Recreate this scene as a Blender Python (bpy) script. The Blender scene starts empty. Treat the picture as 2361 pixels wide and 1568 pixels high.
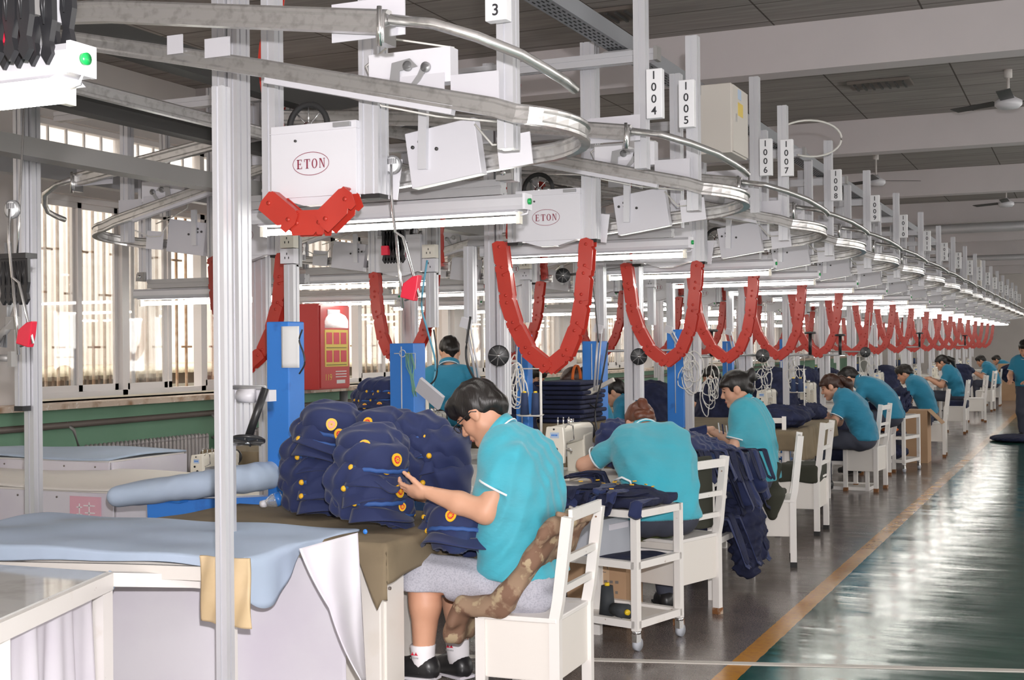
import bpy, math, random
import numpy as np
from mathutils import Vector, Matrix
random.seed(7); np.random.seed(7)
S = bpy.context.scene
COL = S.collection
PI = math.pi
# ---------------------------------------------------------------- camera
F_PX, CAM_H, CX, CY = 3000.0, 1.5, 1180.5, 784.0
_yaw, _roll, _pitch = math.atan(1330 / F_PX), math.radians(.55), math.atan(17 / F_PX)
r0 = Vector((math.cos(_yaw), math.sin(_yaw), 0)); f0 = Vector((-math.sin(_yaw), math.cos(_yaw), 0)); u0 = Vector((0, 0, 1))
FW = f0 * math.cos(_pitch) + u0 * math.sin(_pitch); u1 = u0 * math.cos(_pitch) - f0 * math.sin(_pitch)
RT = r0 * math.cos(_roll) - u1 * math.sin(_roll); UP = u1 * math.cos(_roll) + r0 * math.sin(_roll)
CAM = Vector((0, 0, CAM_H))
cam_d = bpy.data.cameras.new('camera'); cam = bpy.data.objects.new('camera', cam_d); COL.objects.link(cam)
cam_d.sensor_width = 36; cam_d.lens = F_PX / 2361 * 36; cam_d.clip_start = .05; cam_d.clip_end = 300
m = Matrix((RT, UP, -FW)).transposed().to_4x4(); m.translation = CAM
cam.matrix_world = m
S.camera = cam

def at(x, y, X=None, Y=None, Z=None, d=None):
    """where the sight line through a photo point meets a plane of the room"""
    v = FW + RT * ((x - CX) / F_PX) - UP * ((y - CY) / F_PX)
    if X is not None: t = X / v.x
    elif Y is not None: t = Y / v.y
    elif Z is not None: t = (Z - CAM_H) / v.z
    else: t = d
    return CAM + v * t
# ---------------------------------------------------------------- world, flash, exposure
S.view_settings.view_transform = 'Standard'; S.view_settings.look = 'None'
S.view_settings.gamma = 1; S.view_settings.use_curve_mapping = False
S.view_settings.exposure = 0.22
W = bpy.data.worlds.new('daylight'); S.world = W; W.use_nodes = True
bg = W.node_tree.nodes['Background']; bg.inputs[0].default_value = (1, .97, .93, 1); bg.inputs[1].default_value = 3.2
def lamp(name, kind, loc, power, color=(1, 1, 1), size=.1, rot=None, **kw):
    d = bpy.data.lights.new(name, kind); d.energy = power; d.color = color
    if kind == 'AREA':
        d.shape = 'RECTANGLE'; d.size = size[0]; d.size_y = size[1]
    else: d.shadow_soft_size = size
    for k, v in kw.items(): setattr(d, k, v)
    o = bpy.data.objects.new(name, d); COL.objects.link(o); o.location = loc
    if rot: o.rotation_euler = rot
    return o
# the flash on top of the photographer's camera
lamp('camera_flash', 'POINT', CAM + UP * .22 + RT * .06 - FW * .05, 720, (1, .96, .97), .03)
# ---------------------------------------------------------------- materials
MATS = {}
def mat(name, color, rough=.5, metal=0., spec=.5, emit=None, es=1., noise=None, bump=None, trans=0., sheen=0., alpha=1.):
    if name in MATS: return MATS[name]
    m = bpy.data.materials.new(name); m.use_nodes = True; nt = m.node_tree; b = nt.nodes['Principled BSDF']
    b.inputs['Base Color'].default_value = (*color, 1); b.inputs['Roughness'].default_value = rough
    b.inputs['Metallic'].default_value = metal; b.inputs['Specular IOR Level'].default_value = spec
    b.inputs['Transmission Weight'].default_value = trans; b.inputs['Sheen Weight'].default_value = sheen
    b.inputs['Alpha'].default_value = alpha
    if emit: b.inputs['Emission Color'].default_value = (*emit, 1); b.inputs['Emission Strength'].default_value = es
    tc = nt.nodes.new('ShaderNodeTexCoord')
    if noise:      # (scale, colour2, low, high) or a list of them
        prev = None
        for nz in (noise if isinstance(noise, list) else [noise]):
            sc, c2, lo, hi = nz[:4]
            n = nt.nodes.new('ShaderNodeTexNoise'); n.inputs['Scale'].default_value = sc; n.inputs['Detail'].default_value = 5
            if len(nz) > 4:
                mp = nt.nodes.new('ShaderNodeMapping'); mp.inputs['Scale'].default_value = nz[4]
                nt.links.new(tc.outputs['Object'], mp.inputs[0]); nt.links.new(mp.outputs[0], n.inputs['Vector'])
            else: nt.links.new(tc.outputs['Object'], n.inputs['Vector'])
            r = nt.nodes.new('ShaderNodeMapRange'); r.inputs['From Min'].default_value = lo; r.inputs['From Max'].default_value = hi
            nt.links.new(n.outputs['Fac'], r.inputs['Value'])
            mx = nt.nodes.new('ShaderNodeMix'); mx.data_type = 'RGBA'
            nt.links.new(r.outputs[0], mx.inputs['Factor'])
            if prev: nt.links.new(prev, mx.inputs['A'])
            else: mx.inputs['A'].default_value = (*color, 1)
            mx.inputs['B'].default_value = (*c2, 1); prev = mx.outputs['Result']
        nt.links.new(prev, b.inputs['Base Color'])
    if bump:       # (scale, strength, distance[, mapping scale])
        n = nt.nodes.new('ShaderNodeTexNoise'); n.inputs['Scale'].default_value = bump[0]; n.inputs['Detail'].default_value = 4
        if len(bump) > 3:
            mp = nt.nodes.new('ShaderNodeMapping'); mp.inputs['Scale'].default_value = bump[3]
            nt.links.new(tc.outputs['Object'], mp.inputs[0]); nt.links.new(mp.outputs[0], n.inputs['Vector'])
        else: nt.links.new(tc.outputs['Object'], n.inputs['Vector'])
        bp = nt.nodes.new('ShaderNodeBump'); bp.inputs['Strength'].default_value = bump[1]; bp.inputs['Distance'].default_value = bump[2]
        nt.links.new(n.outputs['Fac'], bp.inputs['Height']); nt.links.new(bp.outputs[0], b.inputs['Normal'])
    MATS[name] = m
    return m
rust = (.22, .09, .03)
M = dict(
 alu=mat('anodised_aluminium', (.64, .64, .67), .38, .35, bump=(3, .05, .002, (1, 1, .2))),
 alud=mat('grey_aluminium_profile', (.42, .42, .43), .4, .5),
 rail=mat('worn_steel_rail', (.62, .61, .60), .28, .8, noise=(30, (.42, .41, .40), .5, .75)),
 dark=mat('dark_grey_steel', (.07, .068, .066), .45, .3),
 zinc=mat('zinc_tray', (.30, .31, .33), .5, .5),
 cast=mat('cast_metal_bracket', (.36, .35, .34), .5, .5),
 chrome=mat('bright_steel', (.75, .75, .75), .18, .95),
 cover=mat('white_enamel_sheet', (.72, .71, .75), .35),
 plate=mat('pale_grey_sheet', (.60, .59, .63), .4),
 beige=mat('beige_enamel', (.62, .58, .53), .45),
 cream=mat('cream_machine_enamel', (.80, .76, .66), .3),
 chair=mat('chipped_white_paint', (.82, .79, .76), .45, noise=[(7, (.70, .64, .56), .62, .78), (38, rust, .72, .76)]),
 chairp=mat('cream_panel_paint', (.80, .76, .71), .5, noise=[(4, (.72, .66, .58), .6, .8), (50, rust, .76, .8)]),
 rustm=mat('rusty_edge', rust, .8, noise=(20, (.6, .5, .4), .5, .7)),
 red=mat('red_plastic', (.50, .040, .025), .32, noise=(6, (.42, .03, .02), .4, .8)),
 redp=mat('red_painted_steel', (.55, .045, .045), .35),
 redclip=mat('crimson_clip', (.62, .02, .05), .3),
 blue=mat('blue_painted_steel', (.035, .21, .66), .35, noise=(9, (.02, .10, .40), .62, .8)),
 black=mat('black_plastic', (.018, .018, .02), .35),
 rubber=mat('black_rubber', (.02, .02, .02), .7),
 hole=mat('dark_hole', (.01, .01, .01), .9),
 sign=mat('white_sign_face', (.86, .86, .88), .4),
 signy=mat('yellow_sign_face', (.75, .55, .10), .4),
 ink=mat('black_ink', (.03, .03, .035), .6),
 maroon=mat('maroon_ink', (.25, .02, .05), .6),
 lamp=mat('fluorescent_glass', (1, 1, 1), .4, emit=(1, .985, .90), es=27),
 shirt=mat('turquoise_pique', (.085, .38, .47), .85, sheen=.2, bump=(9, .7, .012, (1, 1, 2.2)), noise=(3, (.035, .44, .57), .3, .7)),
 shirt2=mat('turquoise_pique_dimmed', (.020, .22, .36), .85, sheen=.2, bump=(9, .7, .012, (1, 1, 2.2))),  # same turquoise pique, colour darkened for light falloff on distant workers
 trim=mat('white_knit_trim', (.80, .84, .86), .8),
 skin=mat('skin', (.66, .36, .235), .5, noise=(5, (.60, .30, .19), .4, .7)),
 skin2=mat('fair_skin', (.68, .40, .28), .5, noise=(5, (.62, .32, .21), .4, .7)),
 lips=mat('lips', (.42, .13, .10), .45),
 hairk=mat('black_hair', (.012, .009, .008), .40, bump=(160, .5, .004, (1, 1, .12))),
 hairb=mat('auburn_hair', (.11, .030, .012), .4, bump=(90, .9, .004, (1, 1, .15))),
 hairm=mat('dark_brown_hair', (.045, .017, .010), .4, bump=(90, .9, .004, (1, 1, .15))),
 short=mat('heather_grey_jersey', (.47, .47, .53), .9, noise=(160, (.36, .36, .42), .45, .65)),
 jeans=mat('dark_trousers', (.05, .055, .08), .85),
 sock=mat('white_sock', (.84, .82, .85), .9, bump=(300, .3, .001)),
 navy=mat('navy_twill', (.014, .024, .095), .8, sheen=.15, noise=(5, (.010, .05, .14), .6, .85), bump=(350, .2, .0006)),
 navyd=mat('dark_navy_cloth', (.009, .012, .040), .85, noise=(8, (.016, .022, .07), .4, .7), bump=(14, .5, .02)),
 braid=mat('blue_braid', (.035, .10, .32), .7),
 gold=mat('golden_yellow_thread', (.85, .47, .02), .5),
 camo=mat('brown_camouflage_cloth', (.30, .20, .13), .8, noise=[(9, (.20, .11, .07), .48, .52), (14, (.42, .32, .20), .58, .62)]),
 camog=mat('green_camouflage_cloth', (.09, .11, .045), .85, noise=[(9, (.04, .05, .025), .48, .52), (14, (.22, .2, .1), .6, .64)]),
 olive=mat('olive_brown_cloth', (.225, .175, .11), .9, noise=(4, (.17, .13, .08), .45, .7), bump=(200, .2, .001)),
 oliveg=mat('dark_olive_cloth', (.035, .036, .024), .85),
 sky=mat('pale_blue_cloth', (.44, .54, .68), .85, noise=[(3, (.40, .46, .54), .55, .8), (1.6, (.48, .58, .74), .4, .6)]),
 sheet=mat('white_cotton_sheet', (.70, .68, .73), .8, noise=(2.5, (.64, .60, .68), .4, .7)),
 tan=mat('tan_canvas', (.60, .45, .26), .85, noise=(6, (.70, .54, .34), .4, .7)),
 card=mat('brown_cardboard', (.42, .26, .15), .8, noise=(3, (.46, .30, .18), .4, .7)),
 tape=mat('clear_parcel_tape', (.55, .38, .24), .25),
 winframe=mat('white_window_frame', (.76, .73, .72), .45),
 glass=mat('window_glass', (.95, .97, .97), .02, trans=1., alpha=.35),
 grille=mat('rusty_window_bar', (.42, .26, .15), .7, noise=(12, (.60, .50, .40), .4, .7)),
 green=mat('green_gloss_wall_paint', (.21, .41, .27), .45, noise=(1.5, (.18, .36, .23), .4, .7)),
 wallw=mat('off_white_plaster', (.66, .62, .60), .8, noise=(.7, (.60, .56, .54), .4, .7)),
 sill=mat('stained_marble_sill', (.62, .50, .40), .5, noise=[(6, (.32, .18, .09), .5, .7), (20, (.8, .75, .7), .6, .7)]),
 radi=mat('silver_radiator_paint', (.46, .43, .43), .45, .4),
 pipe=mat('grey_brown_pipe', (.20, .17, .15), .5, .2),
 thread=mat('black_thread', (.03, .035, .04), .7),
 threadn=mat('navy_thread', (.02, .04, .11), .7),
 yellow=mat('yellow_plastic', (.80, .55, .02), .4),
 paper=mat('white_paper', (.80, .80, .80), .8),
 clear=mat('clear_plastic', (.85, .88, .9), .08, trans=.7, alpha=.6),
 greyplastic=mat('grey_plastic_crate', (.45, .47, .52), .5),
 orange=mat('orange_cloth', (.75, .16, .03), .8),
 redcloth=mat('red_cloth', (.62, .02, .03), .8),
 pinkp=mat('pink_paper', (.75, .42, .50), .8),
 cable=mat('white_cable', (.70, .68, .64), .5),
 cableb=mat('light_blue_air_hose', (.12, .42, .60), .4),
 concrete=mat('ceiling_beam_paint', (.66, .61, .62), .85, noise=(.8, (.60, .56, .57), .4, .7)),
 woodh=mat('wooden_handle', (.45, .28, .14), .5),
 glassy=mat('lacquered_table_top', (.55, .55, .54), .08, noise=(4, (.35, .34, .33), .5, .7)),
)
# ---------------------------------------------------------------- mesh builder
def V(*a): return Vector(a)
def profile(a, b=None, g=.16, dp=.12):
    """cross-section of a T-slot aluminium profile a x b"""
    b = b or a; pts = []
    def side(p, q, L, other):
        n = max(1, round(L / .045)); out = [p]
        d = (q - p).normalized(); inn = Vector((-d.y, d.x)); w = .009; dep = .007
        for i in range(n):
            c = p + (q - p) * ((i + .5) / n)
            out += [c - d * w / 2, c - d * w / 2 + inn * dep, c + d * w / 2 + inn * dep, c + d * w / 2]
        return out
    c = [Vector((-a / 2, -b / 2)), Vector((a / 2, -b / 2)), Vector((a / 2, b / 2)), Vector((-a / 2, b / 2))]
    for i in range(4): pts += side(c[i], c[(i + 1) % 4], (c[(i + 1) % 4] - c[i]).length, 0)
    return [(p.x, p.y) for p in pts]
def rect(a, b): return [(-a / 2, -b / 2), (a / 2, -b / 2), (a / 2, b / 2), (-a / 2, b / 2)]
def circ(r, n=12, ry=None): return [(r * math.cos(2 * PI * i / n), (ry or r) * math.sin(2 * PI * i / n)) for i in range(n)]
class MB:
    def __init__(s): s.v = []; s.f = []; s.sm = []
    def add(s, vs, fs, smooth=False):
        o = len(s.v); s.v += [tuple(p) for p in vs]; s.f += [tuple(i + o for i in f) for f in fs]; s.sm += [smooth] * len(fs); return s
    def box(s, c, size, rz=0, R=None, taper=None):
        hx, hy, hz = size[0] / 2, size[1] / 2, size[2] / 2
        R = R or Matrix.Rotation(rz, 3, 'Z'); c = Vector(c); vs = []
        for z in (-hz, hz):
            k = taper if (taper and z > 0) else 1
            for x, y in ((-hx, -hy), (hx, -hy), (hx, hy), (-hx, hy)): vs.append(c + R @ Vector((x * k, y * k, z)))
        return s.add(vs, [(3, 2, 1, 0), (4, 5, 6, 7), (0, 1, 5, 4), (1, 2, 6, 5), (2, 3, 7, 6), (3, 0, 4, 7)])
    def bx(s, x0, x1, y0, y1, z0, z1): return s.box(((x0 + x1) / 2, (y0 + y1) / 2, (z0 + z1) / 2), (abs(x1 - x0), abs(y1 - y0), abs(z1 - z0)))
    def prism(s, poly, p0, p1, up=None, smooth=False):
        return s.sweep(poly, [p0, p1], up, smooth)
    def sweep(s, poly, path, up=None, smooth=False, closed=False, scale=None):
        path = [Vector(p) for p in path]; up = Vector(up) if up else Vector((0, 0, 1)); n = len(poly); vs = []
        N = len(path)
        for i, p in enumerate(path):
            a = path[(i - 1) % N if closed else max(i - 1, 0)]; b = path[(i + 1) % N if closed else min(i + 1, N - 1)]
            t = (b - a).normalized()
            if abs(t.dot(up)) > .995: u_ = Vector((1, 0, 0)) if abs(t.x) < .9 else Vector((0, 1, 0))
            else: u_ = up
            x = t.cross(u_).normalized(); y = x.cross(t).normalized(); k = scale[i] if scale else 1
            vs += [p + x * (q[0] * k) + y * (q[1] * k) for q in poly]
        fs = []
        for i in range(N if closed else N - 1):
            j = (i + 1) % N
            fs += [(i * n + k, i * n + (k + 1) % n, j * n + (k + 1) % n, j * n + k) for k in range(n)]
        if not closed: fs += [tuple(range(n - 1, -1, -1)), tuple((N - 1) * n + k for k in range(n))]
        return s.add(vs, fs, smooth)
    def tube(s, path, r, n=8, scale=None, closed=False): return s.sweep(circ(r, n), path, None, True, closed, scale)
    def cyl(s, p0, p1, r, n=16, r1=None): return s.sweep(circ(r, n), [p0, p1], None, True, scale=[1, (r1 / r if r1 is not None else 1)])
    def lathe(s, prof, c=(0, 0, 0), axis=(0, 0, 1), n=20):
        ax = Vector(axis).normalized(); q = Vector((0, 0, 1)).rotation_difference(ax); c = Vector(c); vs = []; m_ = len(prof)
        for i in range(n):
            a = 2 * PI * i / n
            vs += [c + q @ Vector((r * math.cos(a), r * math.sin(a), z)) for r, z in prof]
        fs = []
        for i in range(n):
            j = (i + 1) % n; fs += [(i * m_ + k, j * m_ + k, j * m_ + k + 1, i * m_ + k + 1) for k in range(m_ - 1)]
        return s.add(vs, fs, True)
    def ell(s, c, r, R=None, n=12, m=8):
        c = Vector(c); R = R or Matrix.Identity(3); vs = []
        for i in range(m + 1):
            th = PI * i / m
            for j in range(n): vs.append(c + R @ Vector((r[0] * math.sin(th) * math.cos(2 * PI * j / n), r[1] * math.sin(th) * math.sin(2 * PI * j / n), r[2] * math.cos(th))))
        fs = [(i * n + j, (i + 1) * n + j, (i + 1) * n + (j + 1) % n, i * n + (j + 1) % n) for i in range(m) for j in range(n)]
        return s.add(vs, fs, True)
    def grid(s, fn, nu, nv, smooth=True):
        vs = [fn(i / nu, j / nv) for j in range(nv + 1) for i in range(nu + 1)]
        fs = [(j * (nu + 1) + i, j * (nu + 1) + i + 1, (j + 1) * (nu + 1) + i + 1, (j + 1) * (nu + 1) + i) for j in range(nv) for i in range(nu)]
        return s.add(vs, fs, smooth)
    def flat(s, pts, n, th=.002):
        """a thin plate with the outline pts (3-D, coplanar), pushed th along n"""
        pts = [Vector(p) for p in pts]; n = Vector(n).normalized() * th; k = len(pts)
        return s.add(pts + [p + n for p in pts], [tuple(range(k - 1, -1, -1)), tuple(range(k, 2 * k))] + [(i, (i + 1) % k, k + (i + 1) % k, k + i) for i in range(k)])
    def xform(s, Mx):
        s.v = [tuple(Mx @ Vector(p)) for p in s.v]; return s
    def mesh(s, name, m, off=(0, 0, 0)):
        me = bpy.data.meshes.new(name); a = np.array(s.v, float) - np.array(off, float)
        me.from_pydata(a.tolist(), [], s.f); me.polygons.foreach_set('use_smooth', s.sm)
        if m: me.materials.append(M[m] if isinstance(m, str) else m)
        me.update(); return me
    def build(s, name, m, parent=None, world=True, thick=None, bevel=None):
        off = parent['_o'] if (parent and world) else (0, 0, 0)
        o = bpy.data.objects.new(name, s.mesh(name, m, off)); COL.objects.link(o)
        if parent: o.parent = parent
        if parent and world: o['_o'] = list(off)
        if thick:
            md = o.modifiers.new('thickness', 'SOLIDIFY'); md.thickness = thick; md.offset = 0
        if bevel:
            md = o.modifiers.new('bevel', 'BEVEL'); md.width = bevel; md.segments = 2; md.limit_method = 'ANGLE'
        return o
def tag(o, label=None, cat=None, group=None, kind=None):
    if label: o['label'] = label
    if cat: o['category'] = cat
    if group: o['group'] = group
    if kind: o['kind'] = kind
    return o
def thing(name, loc, label=None, cat=None, group=None, kind=None):
    o = bpy.data.objects.new(name, None); COL.objects.link(o); o.location = loc; o.empty_display_size = .1
    o['_o'] = list(loc)
    return tag(o, label, cat, group, kind)
KIDS = {}
def copy_tree(o, parent=None):
    c = o.copy(); COL.objects.link(c); c.parent = parent
    for ch in KIDS.get(o.name) or [x for x in o.children]: copy_tree(ch, c)
    return c
def dup(root, dloc=(0, 0, 0), label=None, group=None, rz=0, scale=None, abs_loc=None):
    c = copy_tree(root)
    c.location = Vector(abs_loc) if abs_loc is not None else root.location + Vector(dloc)
    c.rotation_euler = (root.rotation_euler[0], root.rotation_euler[1], root.rotation_euler[2] + rz)
    if scale: c.scale = scale
    if label: c['label'] = label
    if group: c['group'] = group
    return c
ORD = ['first', 'second', 'third', 'fourth', 'fifth', 'sixth', 'seventh', 'eighth', 'ninth', 'tenth', 'eleventh', 'twelfth', 'thirteenth', 'fourteenth', 'fifteenth', 'sixteenth', 'seventeenth', 'eighteenth', 'nineteenth', 'twentieth']
def struct(o): o['kind'] = 'structure'; return o
# ---------------------------------------------------------------- soft shapes: signed distance fields turned into meshes
def smin(a, b, k):
    if k <= 0: return np.minimum(a, b)
    h = np.clip(.5 + .5 * (b - a) / k, 0, 1); return b * (1 - h) + a * h - k * h * (1 - h)
def sd(p, P):
    t = p[0]
    if t == 'cap':
        a = np.array(p[1], float); b = np.array(p[2], float); ra, rb = p[3], p[4]; ab = b - a
        h = np.clip(((P - a) @ ab) / max(ab @ ab, 1e-9), 0, 1)
        return np.linalg.norm(P - (a + h[..., None] * ab), axis=-1) - (ra + (rb - ra) * h)
    if t == 'slv':
        return np.maximum(sd(('cap',) + p[1:5], P), (P - np.array(p[5], float)) @ np.array(p[6], float))
    if t == 'ell':
        c = np.array(p[1], float); r = np.array(p[2], float); Q = P - c
        if len(p) > 3 and p[3] is not None: Q = Q @ np.array(p[3], float)      # columns are the axes
        k0 = np.linalg.norm(Q / r, axis=-1); k1 = np.linalg.norm(Q / (r * r), axis=-1)
        return k0 * (k0 - 1) / np.maximum(k1, 1e-6)
    if t == 'box':
        c = np.array(p[1], float); r = np.array(p[2], float); Q = P - c
        if len(p) > 3 and p[3] is not None: Q = Q @ np.array(p[3], float)
        rr = p[4] if len(p) > 4 else .01
        q = np.abs(Q) - (r - rr)
        return np.linalg.norm(np.maximum(q, 0), axis=-1) + np.minimum(q.max(-1), 0) - rr
    if t == 'half':                                                            # solid below the plane through p[1] with normal p[2]
        n = np.array(p[2], float); n /= np.linalg.norm(n); return (P - np.array(p[1], float)) @ n
def blob(prims, h=.01, k=.03, cut=(), disp=None, pad=.03, mb=None, keep=()):
    """prims are joined smoothly, cut are removed, keep are intersected; returns an MB"""
    lo = []; hi = []
    for p in prims:
        if p[0] in ('cap', 'slv'):
            r = max(p[3], p[4]); lo += [np.array(p[1]) - r, np.array(p[2]) - r]; hi += [np.array(p[1]) + r, np.array(p[2]) + r]
        elif p[0] == 'ell' or p[0] == 'box':
            r = max(p[2]) if (len(p) > 3 and p[3] is not None) else np.array(p[2]); lo.append(np.array(p[1]) - r); hi.append(np.array(p[1]) + r)
    lo = np.min(lo, 0) - pad; hi = np.max(hi, 0) + pad
    ax = [np.arange(lo[i], hi[i] + h, h) for i in range(3)]
    P = np.stack(np.meshgrid(*ax, indexing='ij'), -1)
    d = None
    for p in prims:
        q = sd(p, P); kk = p[5] if (p[0] == 'cap' and len(p) > 5) else k
        d = q if d is None else smin(d, q, kk)
    if disp is not None: d = d + disp(P)
    for c in keep: d = np.maximum(d, sd(c, P))
    for c in cut: d = np.maximum(d, -sd(c, P))
    d = np.pad(d, 1, constant_values=1.); o = lo - h
    ins = d < 0; nx, ny, nz = d.shape
    cs = sum(ins[i:nx - 1 + i, j:ny - 1 + j, l:nz - 1 + l].astype(np.int8) for i in (0, 1) for j in (0, 1) for l in (0, 1))
    act = (cs > 0) & (cs < 8); idx = -np.ones(act.shape, int); n = act.sum(); idx[act] = np.arange(n); C = np.argwhere(act)
    acc = np.zeros((n, 3)); cnt = np.zeros(n)
    cor = [(i, j, l) for i in (0, 1) for j in (0, 1) for l in (0, 1)]
    val = {c: d[C[:, 0] + c[0], C[:, 1] + c[1], C[:, 2] + c[2]] for c in cor}
    for a in cor:
        for ax_ in range(3):
            if a[ax_]: continue
            b = list(a); b[ax_] = 1; b = tuple(b); va, vb = val[a], val[b]; mk = (va < 0) != (vb < 0)
            t = np.where(mk, va / np.where(mk, va - vb, 1), 0); pt = np.array(a, float) + 0 * acc; pt[:, ax_] = t
            acc += np.where(mk[:, None], pt, 0); cnt += mk
    vs = (C + acc / cnt[:, None]) * h + o
    fs = []
    for ax_ in range(3):
        sl0 = [slice(0, -1)] * 3; sl1 = [slice(0, -1)] * 3; sl0[ax_] = slice(0, -1); sl1[ax_] = slice(1, None)
        A = ins[:-1, :-1, :-1] if False else None
        e0 = ins[tuple(slice(0, d.shape[q] - 1) if q == ax_ else slice(0, d.shape[q]) for q in range(3))]
        e1 = ins[tuple(slice(1, d.shape[q]) if q == ax_ else slice(0, d.shape[q]) for q in range(3))]
        E_ = np.argwhere(e0 != e1); u_, w_ = [(1, 2), (2, 0), (0, 1)][ax_]
        ok = (E_[:, u_] > 0) & (E_[:, w_] > 0) & (E_[:, u_] < d.shape[u_] - 1) & (E_[:, w_] < d.shape[w_] - 1); E_ = E_[ok]
        q = []
        for du, dw in ((-1, -1), (0, -1), (0, 0), (-1, 0)):
            c = E_.copy(); c[:, u_] += du; c[:, w_] += dw; q.append(idx[c[:, 0], c[:, 1], c[:, 2]])
        q = np.stack(q, 1); s_ = e0[E_[:, 0], E_[:, 1], E_[:, 2]]
        q = np.where(s_[:, None], q, q[:, ::-1]); fs.append(q[(q >= 0).all(1)])
    fs = np.concatenate(fs)
    mb = mb or MB(); return mb.add(vs.tolist(), fs.tolist(), True)
def wrinkles(f, amp, seed=0, up=(0, 0, 1)):
    rs = np.random.RandomState(seed); ks = [(.25, .9, 1.0), (-.7, .3, 1.1), (.6, -.5, .9), (.9, .6, -.7), (.1, 1.2, .5)]; ph = rs.rand(8) * 6
    def g(P):
        x, y, z = P[..., 0], P[..., 1], P[..., 2]; w = 0
        wx = .05 * np.sin(9 * z + 5 * y + ph[0]) + .03 * np.sin(17 * x + ph[1]); wz = .04 * np.sin(8 * x + 6 * y + ph[2])
        for i, k in enumerate(ks):
            s_ = np.sin(f * (1 + .25 * i) * (k[0] * (x + wx) + k[1] * y + k[2] * (z + wz)) + ph[3 + i % 5]); m_ = .5 + .5 * np.sin(4.5 * (x * k[1] - z * k[0] + y) + ph[i % 8] * 2)
            w = w + (np.abs(s_) ** 1.5 - .5) * m_
        return w * amp / 2.2
    return g
def folds(freq, amp, seed=0, dirs=None):
    rs = np.random.RandomState(seed); K = dirs if dirs is not None else rs.normal(size=(4, 3)); K = np.array(K, float) * freq; ph = rs.rand(len(K)) * 6
    def f(P):
        w = 0
        for k_, p_ in zip(K, ph): w = w + np.sin(P @ k_ + p_ + .8 * np.sin(P @ (k_[[1, 2, 0]] * .6) + p_ * 2))
        return w * amp / len(K) * 1.5
    return f
# ================================================================ THE ROOM
Y0, Y1, XL, XR, ZC = -4.0, 52.0, -8.4, 4.5, 4.2
def floor_mat():
    m = bpy.data.materials.new('painted_terrazzo_floor'); m.use_nodes = True; nt = m.node_tree; b = nt.nodes['Principled BSDF']; L = nt.links.new
    N = nt.nodes.new
    tc = N('ShaderNodeTexCoord'); sp = N('ShaderNodeSeparateXYZ'); L(tc.outputs['Object'], sp.inputs[0])
    def mth(op, a, b_=None, c=None):
        n = N('ShaderNodeMath'); n.operation = op
        for i, v in enumerate((a, b_, c)):
            if v is None: continue
            if isinstance(v, (int, float)): n.inputs[i].default_value = v
            else: L(v, n.inputs[i])
        return n.outputs[0]
    def noise(scale, detail=4, mp=None, rough=.5):
        n = N('ShaderNodeTexNoise'); n.inputs['Scale'].default_value = scale; n.inputs['Detail'].default_value = detail; n.inputs['Roughness'].default_value = rough
        if mp:
            q = N('ShaderNodeMapping'); q.inputs['Scale'].default_value = mp; L(tc.outputs['Object'], q.inputs[0]); L(q.outputs[0], n.inputs['Vector'])
        else: L(tc.outputs['Object'], n.inputs['Vector'])
        return n.outputs['Fac']
    def rng(v, a, b_, c=0, d=1):
        n = N('ShaderNodeMapRange'); L(v, n.inputs[0]); n.inputs[1].default_value = a; n.inputs[2].default_value = b_; n.inputs[3].default_value = c; n.inputs[4].default_value = d; return n.outputs[0]
    def mix(f, a, b_):
        n = N('ShaderNodeMix'); n.data_type = 'RGBA'
        for k, v in (('A', a), ('B', b_)):
            if isinstance(v, tuple): n.inputs[k].default_value = (*v, 1)
            else: L(v, n.inputs[k])
        L(f, n.inputs['Factor']); return n.outputs['Result']
    # distance from the left edge of the yellow line, which drifts a little
    e = mth('SUBTRACT', sp.outputs[0], mth('MULTIPLY_ADD', sp.outputs[1], .0046, -1.594))
    e = mth('ADD', e, rng(noise(9), .3, .7, -.003, .003))
    is_y = mth('MULTIPLY', mth('GREATER_THAN', e, 0), mth('LESS_THAN', e, .108)); is_g = mth('GREATER_THAN', e, .108)
    terr = mix(rng(noise(140, 2), .42, .62), (.085, .070, .064), (.30, .25, .23))
    terr = mix(rng(noise(2.2), .35, .7), terr, (.16, .135, .125))
    grn = mix(rng(noise(3), .35, .7), (.012, .070, .052), (.016, .088, .062))
    yel = mix(rng(noise(30), .45, .75), (.56, .25, .022), (.46, .20, .03))
    c = mix(is_g, mix(is_y, terr, yel), grn)
    scr = noise(6, 6, (.25, 5, 1), .7)
    sc_ = mth('MULTIPLY', rng(scr, .66, .72), is_g); c = mix(sc_, c, (.16, .20, .17))
    L(c, b.inputs['Base Color'])
    r = mth('ADD', rng(noise(5, 5), .3, .7, .10, .20), mth('MULTIPLY', mth('SUBTRACT', 1, is_g), .06)); L(r, b.inputs['Roughness'])
    b.inputs['Specular IOR Level'].default_value = .95
    bp = N('ShaderNodeBump'); bp.inputs['Strength'].default_value = .35; bp.inputs['Distance'].default_value = .02
    L(mth('ADD', mth('MULTIPLY', noise(1.6, 3, (.35, 1.6, 1)), 1), mth('MULTIPLY', noise(40, 3), .03)), bp.inputs['Height']); L(bp.outputs[0], b.inputs['Normal'])
    return m
M['floor'] = floor_mat()
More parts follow.
